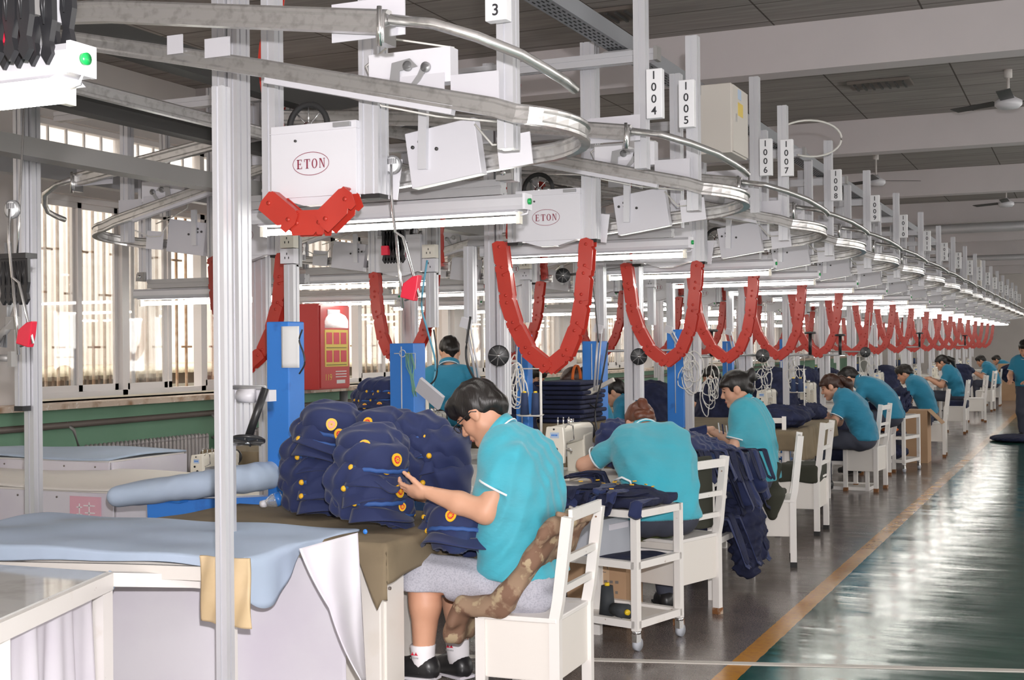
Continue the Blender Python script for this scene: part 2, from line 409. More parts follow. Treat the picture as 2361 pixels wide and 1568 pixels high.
def ceil_mat():
    m = mat('ceiling_tiles', (.40, .37, .35), .9); nt = m.node_tree; b = nt.nodes['Principled BSDF']; L = nt.links.new
    tc = nt.nodes.new('ShaderNodeTexCoord'); br = nt.nodes.new('ShaderNodeTexBrick'); L(tc.outputs['Object'], br.inputs['Vector'])
    br.offset = 0; br.inputs['Scale'].default_value = 1; br.inputs['Brick Width'].default_value = 1.2; br.inputs['Row Height'].default_value = .6; br.inputs['Mortar Size'].default_value = .008
    br.inputs['Color1'].default_value = (.46, .42, .40, 1); br.inputs['Color2'].default_value = (.40, .37, .35, 1); br.inputs['Mortar'].default_value = (.12, .10, .09, 1)
    n = nt.nodes.new('ShaderNodeTexNoise'); n.inputs['Scale'].default_value = 3
    mp = nt.nodes.new('ShaderNodeMapping'); mp.inputs['Scale'].default_value = (.6, 6, 1); L(tc.outputs['Object'], mp.inputs[0]); L(mp.outputs[0], n.inputs['Vector'])
    mx = nt.nodes.new('ShaderNodeMix'); mx.data_type = 'RGBA'; mx.blend_type = 'MULTIPLY'; mx.inputs['Factor'].default_value = .5
    L(br.outputs['Color'], mx.inputs['A']); L(n.outputs['Fac'], mx.inputs['B']); L(mx.outputs['Result'], b.inputs['Base Color'])
    return m
M['ceil'] = ceil_mat()
def st(name, mb, m, **k): o = mb.build(name, m, **k); o['kind'] = 'structure'; return o
st('floor', MB().bx(XL, XR, Y0, Y1, -.1, 0), 'floor')
st('ceiling', MB().bx(XL - .3, XR, Y0, Y1, ZC, ZC + .1), 'ceil')
wr_ = MB().bx(XR, XR + .2, Y0, Y1, 0, 1.0); wr_.bx(XR, XR + .2, Y0, Y1, 3.3, ZC)  # unseen wall; its row of openings is added to brighten ceiling and aisle
for k in range(15): wr_.bx(XR, XR + .2, Y0 + k * 4, Y0 + k * 4 + .8, 1.0, 3.3)
st('wall_right', wr_, 'wallw')
st('wall_back', MB().bx(XL, XR, Y0 - .2, Y0, 0, ZC), 'wallw')
w = MB().bx(XL, XR, Y1, Y1 + .2, 0, ZC); st('wall_front', w, 'wallw')
# concrete beams carrying the ceiling
by = [-1.5, 4.8] + [10.95 + 5.05 * i for i in range(8)]
for i, y in enumerate(by): st('trim_%d' % (i + 1), MB().bx(XL, XR, y, y + .26, 3.8, ZC), 'concrete')
# metal joint strip set across the floor
j = MB(); p0 = V(-2.9, 5.72, 0); p1 = V(1.2, 6.75, 0)
j.sweep([(-.028, 0), (.028, 0), (.026, .003), (-.026, .003)], [V(-4.2, 5.30, 0), V(2.5, 7.15, 0)]); st('trim_20', j, 'beige')
# left wall with its windows
wins = []; y = -4.0
bays = [(-3.6, -.4), (.3, 3.9), (4.4, 8.25), (8.72, 12.35), (13.05, 16.9), (17.4, 21.2), (21.8, 25.6), (26.2, 30), (30.6, 34.4), (35, 38.8), (39.4, 43.2), (43.8, 47.6), (48.1, 51.6)]
wl = MB(); wd = MB(); zb, zt, tb, tt = 1.08, 2.92, 3.04, 3.58
wd.bx(XL - .3, XL, Y0, Y1, 0, 1.0)
wl.bx(XL - .3, XL, Y0, Y1, tt, ZC); wl.bx(XL - .3, XL, Y0, Y1, zt, tb); wl.bx(XL - .3, XL, Y0, Y1, 1.0, zb - .03)
prev = Y0
for a, b_ in bays: wl.bx(XL - .3, XL, prev, a, zb - .03, zt); wl.bx(XL - .3, XL, prev, a, tb, tt); prev = b_
wl.bx(XL - .3, XL, prev, Y1, zb - .03, zt); wl.bx(XL - .3, XL, prev, Y1, tb, tt)
st('wall_left', wd, 'green'); st('wall_left_upper', wl, 'wallw')
for n, (a, b_) in enumerate(bays):
    r = thing('window_%d' % (n + 1), (XL, a, zb)); r['kind'] = 'structure'
    fr = MB(); X = XL - .12; t = .05
    for z0, z1 in ((zb, zt), (tb, tt)):
        fr.bx(X - .05, X + .05, a, b_, z0, z0 + t); fr.bx(X - .05, X + .05, a, b_, z1 - t, z1)
        k = 3; ys = [a + (b_ - a) * i / k for i in range(k + 1)]
        for i, q in enumerate(ys):
            q0 = min(max(q - .035, a), b_ - .07); fr.bx(X - .05, X + .05, q0, q0 + .07, z0, z1)
    fr.build('window_frame', 'winframe', r)
    sh = MB(); gl = MB()
    for i in range(3):
        q0, q1 = ys[i] + .03, ys[i + 1] - .03; w_ = (q1 - q0) / 2
        for s_, (u0_, u1_, dx) in enumerate(((q0, q0 + w_ + .04, .02), (q0 + w_ - .04, q1, -.02))):
            if s_ == 1 and (n * 3 + i) % 2 == 0: u0_, u1_, dx = q0 + .12, q0 + w_ + .16, -.02      # slid open
            for aa, bb, z0, z1 in ((u0_, u0_ + .05, zb + t, zt - t), (u1_ - .05, u1_, zb + t, zt - t), (u0_, u1_, zb + t, zb + t + .06), (u0_, u1_, zt - t - .05, zt - t)):
                sh.bx(X + dx - .015, X + dx + .015, aa, bb, z0, z1)
            gl.bx(X + dx - .002, X + dx + .002, u0_ + .05, u1_ - .05, zb + t + .06, zt - t - .05)
        gl.bx(X - .002, X + .002, q0, q1, tb + t, tt - t)
        for q in (1, 2, 3, 4): sh.bx(X - .012, X + .012, q0 + (q1 - q0) * q / 5 - .008, q0 + (q1 - q0) * q / 5 + .008, tb + t, tt - t)
    sh.build('sash', 'winframe', r)
    if 3.5 < b_: gl.build('pane', 'glass', r)
    gb = MB(); q = a + .06
    while q < b_: gb.bx(XL - .285, XL - .265, q, q + .022, zb, zt); q += .155
    q = a; kk = 0
    while q < b_ - .2:
        z = zb + (.45, .95, 1.35)[kk % 3]; gb.bx(XL - .283, XL - .267, q, q + .16, z, z + .02); q += .155; kk += 1
    gb.build('security_grille', 'grille', r)
# sill slab
st('trim_21', MB().bx(XL - .3, XL + .28, Y0, Y1, 1.0, 1.05), 'sill')
# outside: pale building opposite with a ledge and yard
st('wall_outside', MB().bx(-13.2, -13, Y0 - 6, Y1 + 8, -1, 7), mat('cream_render', (.92, .86, .80), .9, noise=(1.2, (.88, .80, .73), .4, .7)))  # wall in its own cream colour with random tone
st('floor_outside', MB().bx(-13, XL - .3, Y0 - 6, Y1 + 8, -.3, -.1), mat('concrete_yard', (.5, .45, .4), .9))
lg = MB().bx(-13, -12.2, Y0 - 6, Y1, 1.02, 1.2); st('trim_22', lg, mat('corrugated_roof_edge', (.10, .07, .05), .9))
lg = MB(); 
for i in range(230): lg.cyl((-13, 4 + i * .12, 1.27), (-12.1, 4 + i * .12, 1.22), .05, 6)
st('trim_23', lg, mat('pale_corrugated_sheet', (.75, .66, .50), .7))
# heating pipe and radiators below the windows
r = thing('heating_pipe', (XL, 4, .88), 'long grey heating pipe fixed along the green wall under the windows', 'pipe')
b = MB()
b.tube([(XL + .1, 3.5, .84), (XL + .1, 40, .90)], .03, 10); b.build('pipe', 'pipe', r)
for q in (7.8, 8.95, 11.0, 13.4, 15.2):
    c = MB(); c.tube([(XL + .1, q, .87), (XL + .14, q + .05, .80), (XL + .14, q + .12, .62), (XL + .12, q + .02, .60)], .016, 8); c.build('branch_pipe', 'cast', r)
c = MB(); c.tube([(XL + .16, 13.55, 1.0), (XL + .16, 13.55, .2)], .05, 12); c.build('riser', 'zinc', r)
def radiator(y0, y1, label):
    r = thing('radiator', (XL + .17, y0, .1), label, 'radiator', 'silver radiators under the windows')
    b = MB(); q = y0
    while q < y1:
        for dx in (.10, .20):
            b.sweep(circ(.022, 8), [(XL + dx, q, .08), (XL + dx, q, .62)], None, True); b.ell((XL + dx, q, .63), (.024, .024, .03), n=8, m=4)
        b.bx(XL + .10, XL + .20, q - .012, q + .012, .12, .60); q += .058
    b.build('column_fins', 'radi', r)
    c = MB(); c.cyl((XL + .15, y0 - .06, .58), (XL + .15, y1, .58), .028); c.cyl((XL + .15, y0 - .06, .15), (XL + .15, y1, .15), .028)
    c.cyl((XL + .15, y0 - .07, .58), (XL + .15, y0 - .04, .58), .045); c.build('header_pipe', 'radi', r)
radiator(6.9, 8.85, 'silver ribbed radiator at the left edge of the photo below the window')
radiator(9.2, 10.85, 'silver ribbed radiator behind the white post and cream sewing machine')
radiator(11.3, 12.9, 'silver ribbed radiator below the red fire cabinet')
# ceiling vent grilles, fans and a far strip
for i, (p, lab) in enumerate((((1390, 37), 'dark ceiling vent at the top above the perforated tray'), ((2030, 193), 'dark ceiling vent left of the ceiling fan'))):
    c = at(*p, Z=ZC - .02); r = thing('ceiling_vent', c, lab, 'vent', 'dark ceiling vents')
    b = MB(); b.box(c, (.62, .36, .03)); b.build('vent_frame', 'pipe', r)
    d = MB()
    for k in range(7): d.box(c + V(-.24 + k * .08, 0, -.02), (.02, .3, .03))
    d.build('vent_slats', 'dark', r)
def fan(c, lab, down=.36):
    r = thing('ceiling_fan', c, lab, 'fan', 'ceiling fans'); z = c.z
    b = MB(); b.cyl((c.x, c.y, ZC), (c.x, c.y, ZC - .08), .04); b.cyl((c.x, c.y, ZC - .08), (c.x, c.y, z + .05), .014); b.build('rod', 'wallw', r)
    b = MB(); b.lathe([(0, -.06), (.10, -.05), (.13, -.02), (.13, .02), (.06, .06), (.03, .10), (0, .10)], c); b.build('motor_housing', 'cover', r)
    for k in range(3):
        a = k * 2 * PI / 3 + .5; d = V(math.cos(a), math.sin(a), 0); b = MB()
        b.box(c + d * .38 + V(0, 0, .02), (.5, .13, .006), R=Matrix.Rotation(a, 3, 'Z') @ Matrix.Rotation(.15, 3, 'X')); b.build('blade', 'dark', r)
fan(at(2325, 238, Y=13.75), 'white ceiling fan with dark blades at the top right')
fan(at(2320, 470, Y=24.0), 'small ceiling fan further back at the right edge of the photo')
fan(at(2020, 420, Y=19.0), 'ceiling fan half hidden behind the number signs')
r = thing('duct', (-3, 30, 3.5), 'long silver duct crossing below the far ceiling', 'duct')
MB().sweep(circ(.09, 12), [(-6, 25.4, 3.62), (XR, 25.4, 3.62)], None, True).build('pipe_run', 'alu', r)
r = thing('duct', (-3, 34, 3.3), 'bright silver duct nearer the far wall', 'duct')
MB().sweep(circ(.07, 12), [(-6, 33.4, 3.55), (XR, 33.4, 3.55)], None, True).build('pipe_run', 'alu', r)
# ================================================================ THE OVERHEAD CONVEYOR
def place(name): return None
A60, A80, A40 = profile(.06), profile(.08, .08), profile(.045, .09)
RAIL = [(-.016, -.030), (.016, -.030), (.016, -.020), (.009, -.012), (.009, .012), (.017, .018), (.017, .026), (.010, .033), (-.010, .033), (-.017, .026), (-.017, .018), (-.009, .012), (-.009, -.012), (-.016, -.020)]
SY = [4.66, 6.94, 9.04, 10.65, 12.53, 14.47, 16.6, 18.6, 20.6, 22.6, 24.6, 26.6, 28.6, 30.6, 32.6, 34.6, 36.6, 38.6]
CXM = -3.95            # the main line
def arc(c, r, a0, a1, n, z0, z1, ry=None):
    return [V(c[0] + r * math.cos(a0 + (a1 - a0) * i / n), c[1] + (ry or r) * math.sin(a0 + (a1 - a0) * i / n), z0 + (z1 - z0) * i / n) for i in range(n + 1)]
def letter_bars(b, ch, x, z, w, h, y, s=1):
    """serif capitals drawn with thin bars in the x-z plane, facing -y"""
    T, t = w * .24, w * .07
    def bar(x0, x1, z0, z1): b.bx(x + x0 * w, x + x1 * w, y - .0015, y, z + z0 * h, z + z1 * h)
    if ch == 'E':
        bar(.12, .34, 0, 1); bar(0, .9, 0, .06); bar(0, .85, .94, 1); bar(.3, .7, .48, .53); bar(.84, .9, 0, .25); bar(.79, .85, .78, 1); bar(.65, .7, .38, .64)
    if ch == 'T':
        bar(.39, .61, 0, 1); bar(.25, .75, 0, .05); bar(0, 1, .94, 1); bar(0, .06, .72, 1); bar(.94, 1, .72, 1)
    if ch == 'N':
        bar(.10, .17, 0, 1); bar(.83, .90, 0, 1); bar(0, .28, 0, .05); bar(.72, 1, .95, 1); bar(0, .25, .95, 1)
        b.flat([(x + .1 * w, y, z + h), (x + .34 * w, y, z + h), (x + .9 * w, y, z), (x + .8 * w, y, z)], (0, -1, 0), .0015)
    if ch == 'O':
        n = 24; o = [(.5 + .5 * math.cos(2 * PI * i / n), .5 + .52 * math.sin(2 * PI * i / n)) for i in range(n)]; q = [(.5 + .28 * math.cos(2 * PI * i / n), .5 + .46 * math.sin(2 * PI * i / n)) for i in range(n)]
        vs = [(x + a * w, y - .001, z + c * h) for a, c in o] + [(x + a * w, y - .001, z + c * h) for a, c in q]
        b.add(vs, [(i, (i + 1) % n, n + (i + 1) % n, n + i) for i in range(n)])
def eton_logo(parent, cx, cz, w, y):
    b = MB(); n = 40; hw, hh = w / 2, w * .275; t = .0022
    vs = [(cx + (hw) * math.cos(2 * PI * i / n), y - .001, cz + hh * math.sin(2 * PI * i / n)) for i in range(n)] + [(cx + (hw - t) * math.cos(2 * PI * i / n), y - .001, cz + (hh - t) * math.sin(2 * PI * i / n)) for i in range(n)]
    b.add(vs, [(i, (i + 1) % n, n + (i + 1) % n, n + i) for i in range(n)])
    lw = w * .155; x = cx - w * .385
    for ch in 'ETON': letter_bars(b, ch, x, cz - w * .11, lw, w * .22, y); x += w * .205
    return b.build('logo', 'maroon', parent)
def chain(b, path, step=.105, w=.062, th=.05, flip=1):
    """red moulded links laid end to end along a path in the x-z plane"""
    P = [Vector(p) for p in path]; L = [0]
    for a, c in zip(P, P[1:]): L.append(L[-1] + (c - a).length)
    def pt(s):
        s = min(max(s, 0), L[-1])
        for i in range(len(P) - 1):
            if s <= L[i + 1] or i == len(P) - 2: return P[i].lerp(P[i + 1], (s - L[i]) / max(L[i + 1] - L[i], 1e-6))
    n = int(L[-1] / step)
    for i in range(n):
        a = pt(i * L[-1] / n); c = pt((i + 1) * L[-1] / n); d = (c - a).normalized(); nn = V(-d.z, 0, d.x) * flip; l = (c - a).length
        o = [(-.04, -.5), (-.10, -.15), (-.05, .38), (.10, .5), (.86, .5), (1.02, .38), (1.08, 0), (.98, -.5), (.80, -.5), (.76, -.36), (.66, -.5)]
        y = a.y + (.004 if i % 2 else -.004)
        pts = [a + d * (u * l) + nn * (v * w) for u, v in o]
        b.flat([(p.x, y - th / 2, p.z) for p in pts], (0, -1, 0), .004)
        b.flat([(p.x, y + th / 2, p.z) for p in pts], (0, 1, 0), .004)
        e = [a + d * (u * l) + nn * (v * w) for u, v in ((0, .46), (1, .46), (1, .38), (0, .38))]
        b.flat([(p.x, y - th / 2, p.z) for p in e], (0, 1, 0), th)
        for u in (.12, .85):
            q = a + d * (u * l); b.cyl((q.x, y - th / 2 - .007, q.z), (q.x, y - th / 2 - .003, q.z), .009, 8)
GR = lambda s: s
# ---- templates are built for the station at Y = 4.66, right row
Ys = 4.66
def t_light(x0, x1, y, z, root=None, on=True):
    """batten: x0 outer (lamp) end on the left, x1 right end"""
    r = root or thing('fluorescent_light', (x1, y, z)); s = 1
    b = MB(); b.prism([(-.030, -.026), (.030, -.026), (.034, -.010), (.034, .020), (.026, .034), (-.026, .034), (-.034, .020), (-.034, -.010)], (x0 - .04, y, z + .062), (x1 + .03, y, z + .062)); b.build('housing', 'alu', r)
    b = MB(); b.prism([(-.05, -.004), (.05, -.004), (.03, .008), (-.03, .008)], (x0, y, z + .03), (x1, y, z + .03)); b.build('reflector', 'plate', r)
    b = MB(); b.tube([(x0 + .012, y, z), (x1 - .012, y, z)], .0135, 10); b.build('lamp_tube', 'lamp', r)
    for x in (x0, x1):
        b = MB(); b.bx(x - .008, x + .008, y - .014, y + .014, z - .018, z + .03); b.build('lamp_holder', 'cream', r)
    b = MB(); b.bx(x1 + .03, x1 + .04, y - .036, y + .036, z + .036, z + .098)
    b.tube([(x1 + .035, y, z + .04), (x1 + .04, y - .01, z + .02), (x1, y, z + .015)], .005, 6); e = b.build('end_cap', 'cover', r)
    b = MB(); b.cyl((x1 + .04, y, z + .068), (x1 + .05, y, z + .068), .012); b.build('indicator', mat('green_lens', (.01, .35, .08), .3), e)
    return r
LIGHT = t_light(-3.225, -2.03, Ys, 2.0)
def t_beam():
    r = thing('support_beam', (-2.07, Ys, 2.1)); b = MB(); b.prism(A60, (-3.35, Ys + .01, 2.13), (-2.10, Ys + .01, 2.13)); b.build('beam', 'alud', r)
    return r
BEAM = t_beam()
def t_hanger(x, y, z0, z1, bracket=True, prof=A60):
    r = thing('hanging_profile', (x, y, z0)); b = MB(); b.prism(prof, (x, y, z0), (x, y, z1), up=(0, 1, 0)); b.build('profile', 'alu', r)
    if bracket:
        b = MB(); b.box((x, y - .035, z0 + .03), (.06, .02, .06)); b.flat([(x - .035, y - .045, z0), (x + .035, y - .045, z0), (x + .028, y - .045, z0 + .05), (x - .028, y - .045, z0 + .05)], (0, -1, 0), .012); b.build('corner_bracket', 'cast', r)
        b = MB(); b.cyl((x, y - .065, z0 + .028), (x, y - .056, z0 + .028), .011); b.build('bolt', 'chrome', r)
    return r
HANGA = t_hanger(-2.07, Ys, 2.15, 3.0)
HANGB = t_hanger(-1.80, 4.05, 2.175, 3.05, False)
def t_post():
    x, y = -3.225, 4.38; r = thing('floor_post', (x, y, 0)); b = MB(); b.prism(A60, (x, y, .02), (x, y, 3.1), up=(0, 1, 0)); b.build('post', 'alu', r)
    b = MB(); b.prism(A40, (x + .06, y + .03, 1.12), (x + .06, y + .03, 3.05), up=(0, 1, 0)); b.build('side_profile', 'alu', r)
    b = MB(); b.bx(x - .05, x + .05, y - .05, y + .05, 0, .02); b.build('foot_plate', 'dark', r)
    return r
POST = t_post()
def t_loop():
    r = thing('conveyor_rail', (-2.5, 4.1, 2.3))
    near = [(-4.0, 3.93, 2.80), (-3.42, 3.93, 2.67), (-2.73, 3.93, 2.518), (-2.02, 3.93, 2.35), (-1.80, 3.93, 2.298)]
    tip = arc((-1.72, 4.10), .17, -PI / 2, PI / 2, 12, 2.27, 2.19)
    far = [(-2.0, 4.27, 2.165), (-2.34, 4.27, 2.13), (-2.95, 4.27, 2.10)]
    b = MB(); b.sweep(RAIL, near + tip + far, None, False); o = b.build('track', 'rail', r)
    # near branch: stop unit, flag plates
    b = MB(); b.bx(-2.30, -1.98, 3.97, 4.03, 2.41, 2.53); u = b.build('stop_unit', 'cover', r)
    b = MB()
    for (x, z) in ((-2.07, 2.465), (-2.14, 2.475)): b.cyl((x, 3.965, z), (x, 3.955, z), .018)
    b.flat([(-2.20, 3.96, 2.49), (-2.13, 3.96, 2.50), (-2.10, 3.96, 2.47), (-2.17, 3.96, 2.46), (-2.17, 3.96, 2.425), (-2.21, 3.96, 2.425)], (0, -1, 0), .005)
    b.flat([(-2.08, 3.96, 2.48), (-2.055, 3.96, 2.47), (-2.09, 3.96, 2.42), (-2.13, 3.96, 2.385), (-2.135, 3.96, 2.40), (-2.10, 3.96, 2.44)], (0, -1, 0), .005); b.build('stop_lever', 'alud', u)
    b = MB(); b.bx(-1.98, -1.80, 3.97, 3.975, 2.32, 2.43); b.build('flag_plate', 'plate', r); b = MB(); b.bx(-2.26, -2.0, 3.96, 3.965, 2.37, 2.44); b.build('flag_plate', 'plate', r)
    b = MB(); b.bx(-2.95, -2.84, 3.90, 3.905, 2.57, 2.64); b.build('flag_plate', 'plate', r); b = MB(); b.bx(-3.12, -3.05, 3.90, 3.905, 2.60, 2.67); b.build('flag_plate', 'plate', r)
    b = MB(); b.bx(-2.75, -1.9, 3.915, 3.945, 2.46, 2.475) if False else b.sweep(rect(.03, .03), [(-2.7, 3.93, 2.475), (-1.95, 3.93, 2.30)]); b.build('guide_strip', 'plate', r)
    # far branch: the big control box and the small flag
    bx_ = MB(); R = Matrix.Rotation(-.14, 3, 'Y'); c = V(-2.13, 4.225, 2.205)
    bx_.box(c, (.285, .05, .205), R=R); q = bx_.build('control_box', 'plate', r, bevel=.003)
    b = MB(); b.prism(rect(.034, .02), (-2.205, 4.19, 2.15), (-2.20, 4.19, 2.37), up=(0, 1, 0)); b.build('mounting_bar', 'alu', q)
    b = MB()
    for dx, dz in ((-.115, .045), (-.085, .06), (-.085, .04), (-.02, .02)): p = c + R @ V(dx, -.026, dz); b.cyl(p, p + V(0, -.005, 0), .007, 8)
    b.build('screw_heads', 'dark', q)
    b = MB(); b.box((-1.86, 4.235, 2.2), (.13, .006, .115), R=Matrix.Rotation(-.1, 3, 'Y')); b.build('flag_plate', 'cover', r); b = MB(); b.box((-2.36, 4.235, 2.13), (.07, .006, .15), R=Matrix.Rotation(.15, 3, 'Y')); b.build('flag_plate', 'cover', r)
    # the upper return rail with a bent round pipe
    up = [(-3.9, 3.45, 2.72), (-3.0, 3.45, 2.641), (-1.93, 3.45, 2.487)]
    b = MB(); b.sweep(RAIL, up, scale=[1.15] * 3); b.build('upper_track', 'rail', r)
    pp = [at(x, y, Y=Y) for x, y, Y in ((900, 45, 3.45), (1000, 55, 3.46), (1100, 85, 3.50), (1200, 125, 3.6), (1260, 160, 3.68), (1300, 185, 3.77), (1325, 206, 3.85))]
    b = MB(); b.tube(pp, .0165, 10); b.build('bent_pipe', 'rail', r)
    b = MB(); b.bx(-1.955, -1.925, 3.42, 3.49, 2.42, 2.51); b.cyl((-1.94, 3.415, 2.41), (-1.94, 3.415, 2.53), .008); b.build('clamp', 'chrome', r)
    b = MB(); b.bx(-2.16, -1.9, 3.50, 3.505, 2.46, 2.58); b.build('flag_plate', 'plate', r)
    b = MB(); b.tube([(-1.98, 4.0, 2.53), (-2.2, 3.99, 2.58), (-2.33, 4.0, 2.5), (-2.28, 4.02, 2.36), (-2.1, 4.1, 2.32), (-1.9, 4.2, 2.30)], .004, 5); b.tube([(-2.0, 4.2, 2.3), (-1.93, 4.2, 2.22), (-1.85, 4.2, 2.22), (-1.8, 4.1, 2.26)], .004, 5); b.build('cable', 'cable', r)
    return r
LOOP = t_loop()
def t_elevator(full):
    r = thing('elevator_unit', (-2.66, 4.1, 2.06)); y = 4.13
    x0, x1 = at(635, 303, Y=y).x, at(832, 463, Y=y).x; zt, zb_ = 2.335, 2.065
    b = MB(); b.bx(x0, x1, y - .03, y + .06, zb_, zt); b.bx(x0 - .004, x1 + .004, y - .034, y + .06, zt - .03, zt - .028); c = b.build('cover_box', 'cover', r, bevel=.004)
    eton_logo(c, at(724, 0, Y=y).x, 2.187, .158, y - .031)
    b = MB(); b.bx(x1 - .09, x1 - .02, y - .045, y - .03, zt - .022, zt - .006); b.build('slot_handle', 'alud', c)
    b = MB(); b.cyl((x0 + .11, y - .036, zt - .06), (x0 + .11, y - .03, zt - .06), .005, 8); b.build('screw', 'dark', c)
    b = MB(); m_ = (x0 + x1) / 2
    b.flat([(x0 + .03, y - .02, zb_), (x1 - .03, y - .02, zb_), (m_ + .05, y - .02, zb_ - .03), (m_ - .05, y - .02, zb_ - .03)], (0, 1, 0), .05); b.build('chain_guide', 'cover', r)
    for x in (x0 - .032, x1 + .04):
        b = MB(); b.prism(A60 if x < m_ else A80, (x, y + .03, zb_), (x, y + .03, 3.1), up=(0, 1, 0)); s_ = b.build('side_column', 'alu', r)
        b = MB(); b.box((x, y + .03, zb_ - .008), (.062 if x < m_ else .08, .062, .016)); b.build('rubber_foot', 'rubber', s_)
    b = MB()
    if full == 0: chain(b, [(x0 + .01, y - .05, zb_ - .01), (x0 + .11, y - .05, zb_ - .085), (m_ - .03, y - .05, zb_ - .125), (m_ + .05, y - .05, zb_ - .12), (x1 - .09, y - .05, zb_ - .08), (x1 - .0, y - .05, zb_ - .01)], .125, .092)
    else:
        zl = 1.40; pts = [(x0 - .10, y, 2.06), (x0 - .08, y, 1.9), (x0 - .06, y, 1.74), (x0 - .0, y, 1.57), (x0 + .09, y, 1.43), (m_ + .02, y, 1.375), (x1 - .10, y, 1.45), (x1 - .04, y, 1.55), (x1 - .00, y, 1.75), (x1 + .02, y, 1.92), (x1 + .03, y, 2.06)]
        chain(b, pts, .150, .080)
    b.build('lifting_chain', 'red', r)
    b = MB(); chain(b, [(x0 - .09, y + .12, 2.1), (x0 - .07, y + .12, 2.3), (x0 - .12, y + .12, 2.6), (x0 - .06, y + .12, 2.95)], .11, .05); b.build('rising_chain', 'red', r)
    # spoked wheel behind the cover
    b = MB(); c_ = V(x0 + .07, y + .12, zt + .02)
    b.sweep(circ(.012, 8), [c_ + V(.085 * math.cos(2 * PI * i / 24), 0, .085 * math.sin(2 * PI * i / 24)) for i in range(24)], (0, 1, 0), True, True)
    w_ = b.build('wheel_rim', 'rubber', r)
    b = MB()
    for i in range(8): b.tube([c_, c_ + V(.08 * math.cos(PI * i / 4), 0, .08 * math.sin(PI * i / 4))], .003, 5)
    b.cyl(c_ + V(0, -.01, 0), c_ + V(0, .01, 0), .018); b.build('spokes', 'chrome', w_)
    return r
ELEV0, ELEV = t_elevator(0), t_elevator(1)
GLYPH = {}
def sign(x, y, z, text, lab, face='sign', h=.235, w=.078, group='station number signs'):
    r = thing('number_sign', (x, y, z), lab, 'sign', group)
    b = MB(); b.bx(x - w / 2, x + w / 2, y - .022, y + .022, z - h / 2, z + h / 2); b.build('board', face, r, bevel=.003)
    n = len(text)
    for k, ch in enumerate(text):
        if ch == ' ': continue
        c = bpy.data.curves.new('digit', 'FONT'); c.body = ch; c.size = .060 * h / .26; c.align_x = 'CENTER'; c.align_y = 'CENTER'; c.extrude = .0008; c.offset = .0006
        if (ch, h) not in GLYPH:
            o = bpy.data.objects.new('digit', c); COL.objects.link(o); bpy.context.view_layer.update()
            me = bpy.data.meshes.new_from_object(o.evaluated_get(bpy.context.evaluated_depsgraph_get())); me.materials.clear(); me.materials.append(M['ink']); GLYPH[(ch, h)] = me; bpy.data.objects.remove(o)
        o = bpy.data.objects.new('digit', GLYPH[(ch, h)]); COL.objects.link(o); o.parent = r
        o.location = (0, -.024, h * (.36 - .24 * k)); o.rotation_euler = (PI / 2, 0, 0)
    return r
def t_top():
    r = thing('overhead_beam', (-2.1, 4.0, 3.0)); b = MB(); b.prism(A60, (-5.9, 4.02, 2.97), (-1.98, 4.02, 2.97)); b.build('beam', 'alu', r)
    b = MB(); b.box((-1.97, 4.0, 2.97), (.02, .07, .07)); b.build('corner_bracket', 'cast', r); return r
TOP = t_top()
RO = {'n': 0}
def nth(i): return ORD[i] if i < 20 else 'farthest'
def lab_rep(what, i, row='right-hand row', far=9):
    if i < far: return '%s, %s in the %s' % (what, nth(i), row)
    return '%s, far back in the %s' % (what, row)
defs = [('LIGHT', LIGHT, 'light', 'lit fluorescent batten under its beam', 'fluorescent battens over the right-hand row'),
        ('BEAM', BEAM, 'beam', 'horizontal grey profile beam carrying a light', 'light-carrying beams of the right-hand row'),
        ('HANGA', HANGA, 'profile', 'vertical aluminium profile bolted to the light beam', 'profiles hanging down to the light beams'),
        ('HANGB', HANGB, 'profile', 'aluminium profile hanging inside the curved rail', 'profiles hanging inside the rail loops'),
        ('LOOP', LOOP, 'rail', 'curved steel conveyor rail loop with control box', 'conveyor rail loops of the right-hand row'),
        ('ELEV', ELEV, 'elevator', 'white elevator box with hanging red chain', 'elevator units of the right-hand row'),
        ('TOP', TOP, 'beam', 'high aluminium cross beam below the ceiling', 'high cross beams'),
        ('POST', POST, 'post', 'floor-standing aluminium post between the work tables', 'floor posts of the right-hand row')]
for nm, t, cat, what, grp in defs: tag(t, lab_rep(what, 0 if nm != 'ELEV' else 1), cat, grp)
tag(ELEV0, 'white elevator box at the front with short red chain curled beneath it', 'elevator', 'elevator units of the right-hand row')
POSTX = [-3.20, -3.05, -2.95, -2.98, -3.0, -3.0]
RIGHT = []
for i, y in enumerate(SY):
    dy = y - Ys
    for nm, t, cat, what, grp in defs:
        if i == 0 and nm != 'ELEV': continue
        if i == 0: continue
        if nm == 'ELEV' and i == 1: t.location.y += dy; t['_o'][1] += dy; continue
        if nm == 'ELEV': c = dup(t, (0, y - SY[1], 0), lab_rep(what, i))
        else: c = dup(t, ((POSTX[min(i, 5)] + 3.2) if nm == 'POST' else 0, dy, 0), lab_rep(what, i))
sgn = ['1003', '1005', '1007', '1008', '1009', '1010', '1011', '1012', '1013', '1014', '1015', '1016', '1017', '1018', '1019', '1020', '1021', '1022']
for i, y in enumerate(SY):
    sign((-1.79, -1.81, -1.76, -1.73, -1.72)[min(i, 4)], y - .68 + (.0 if i else -.03), 2.705 if i == 0 else 2.70, sgn[i], 'white vertical sign reading %s on the hanging profile' % sgn[i])
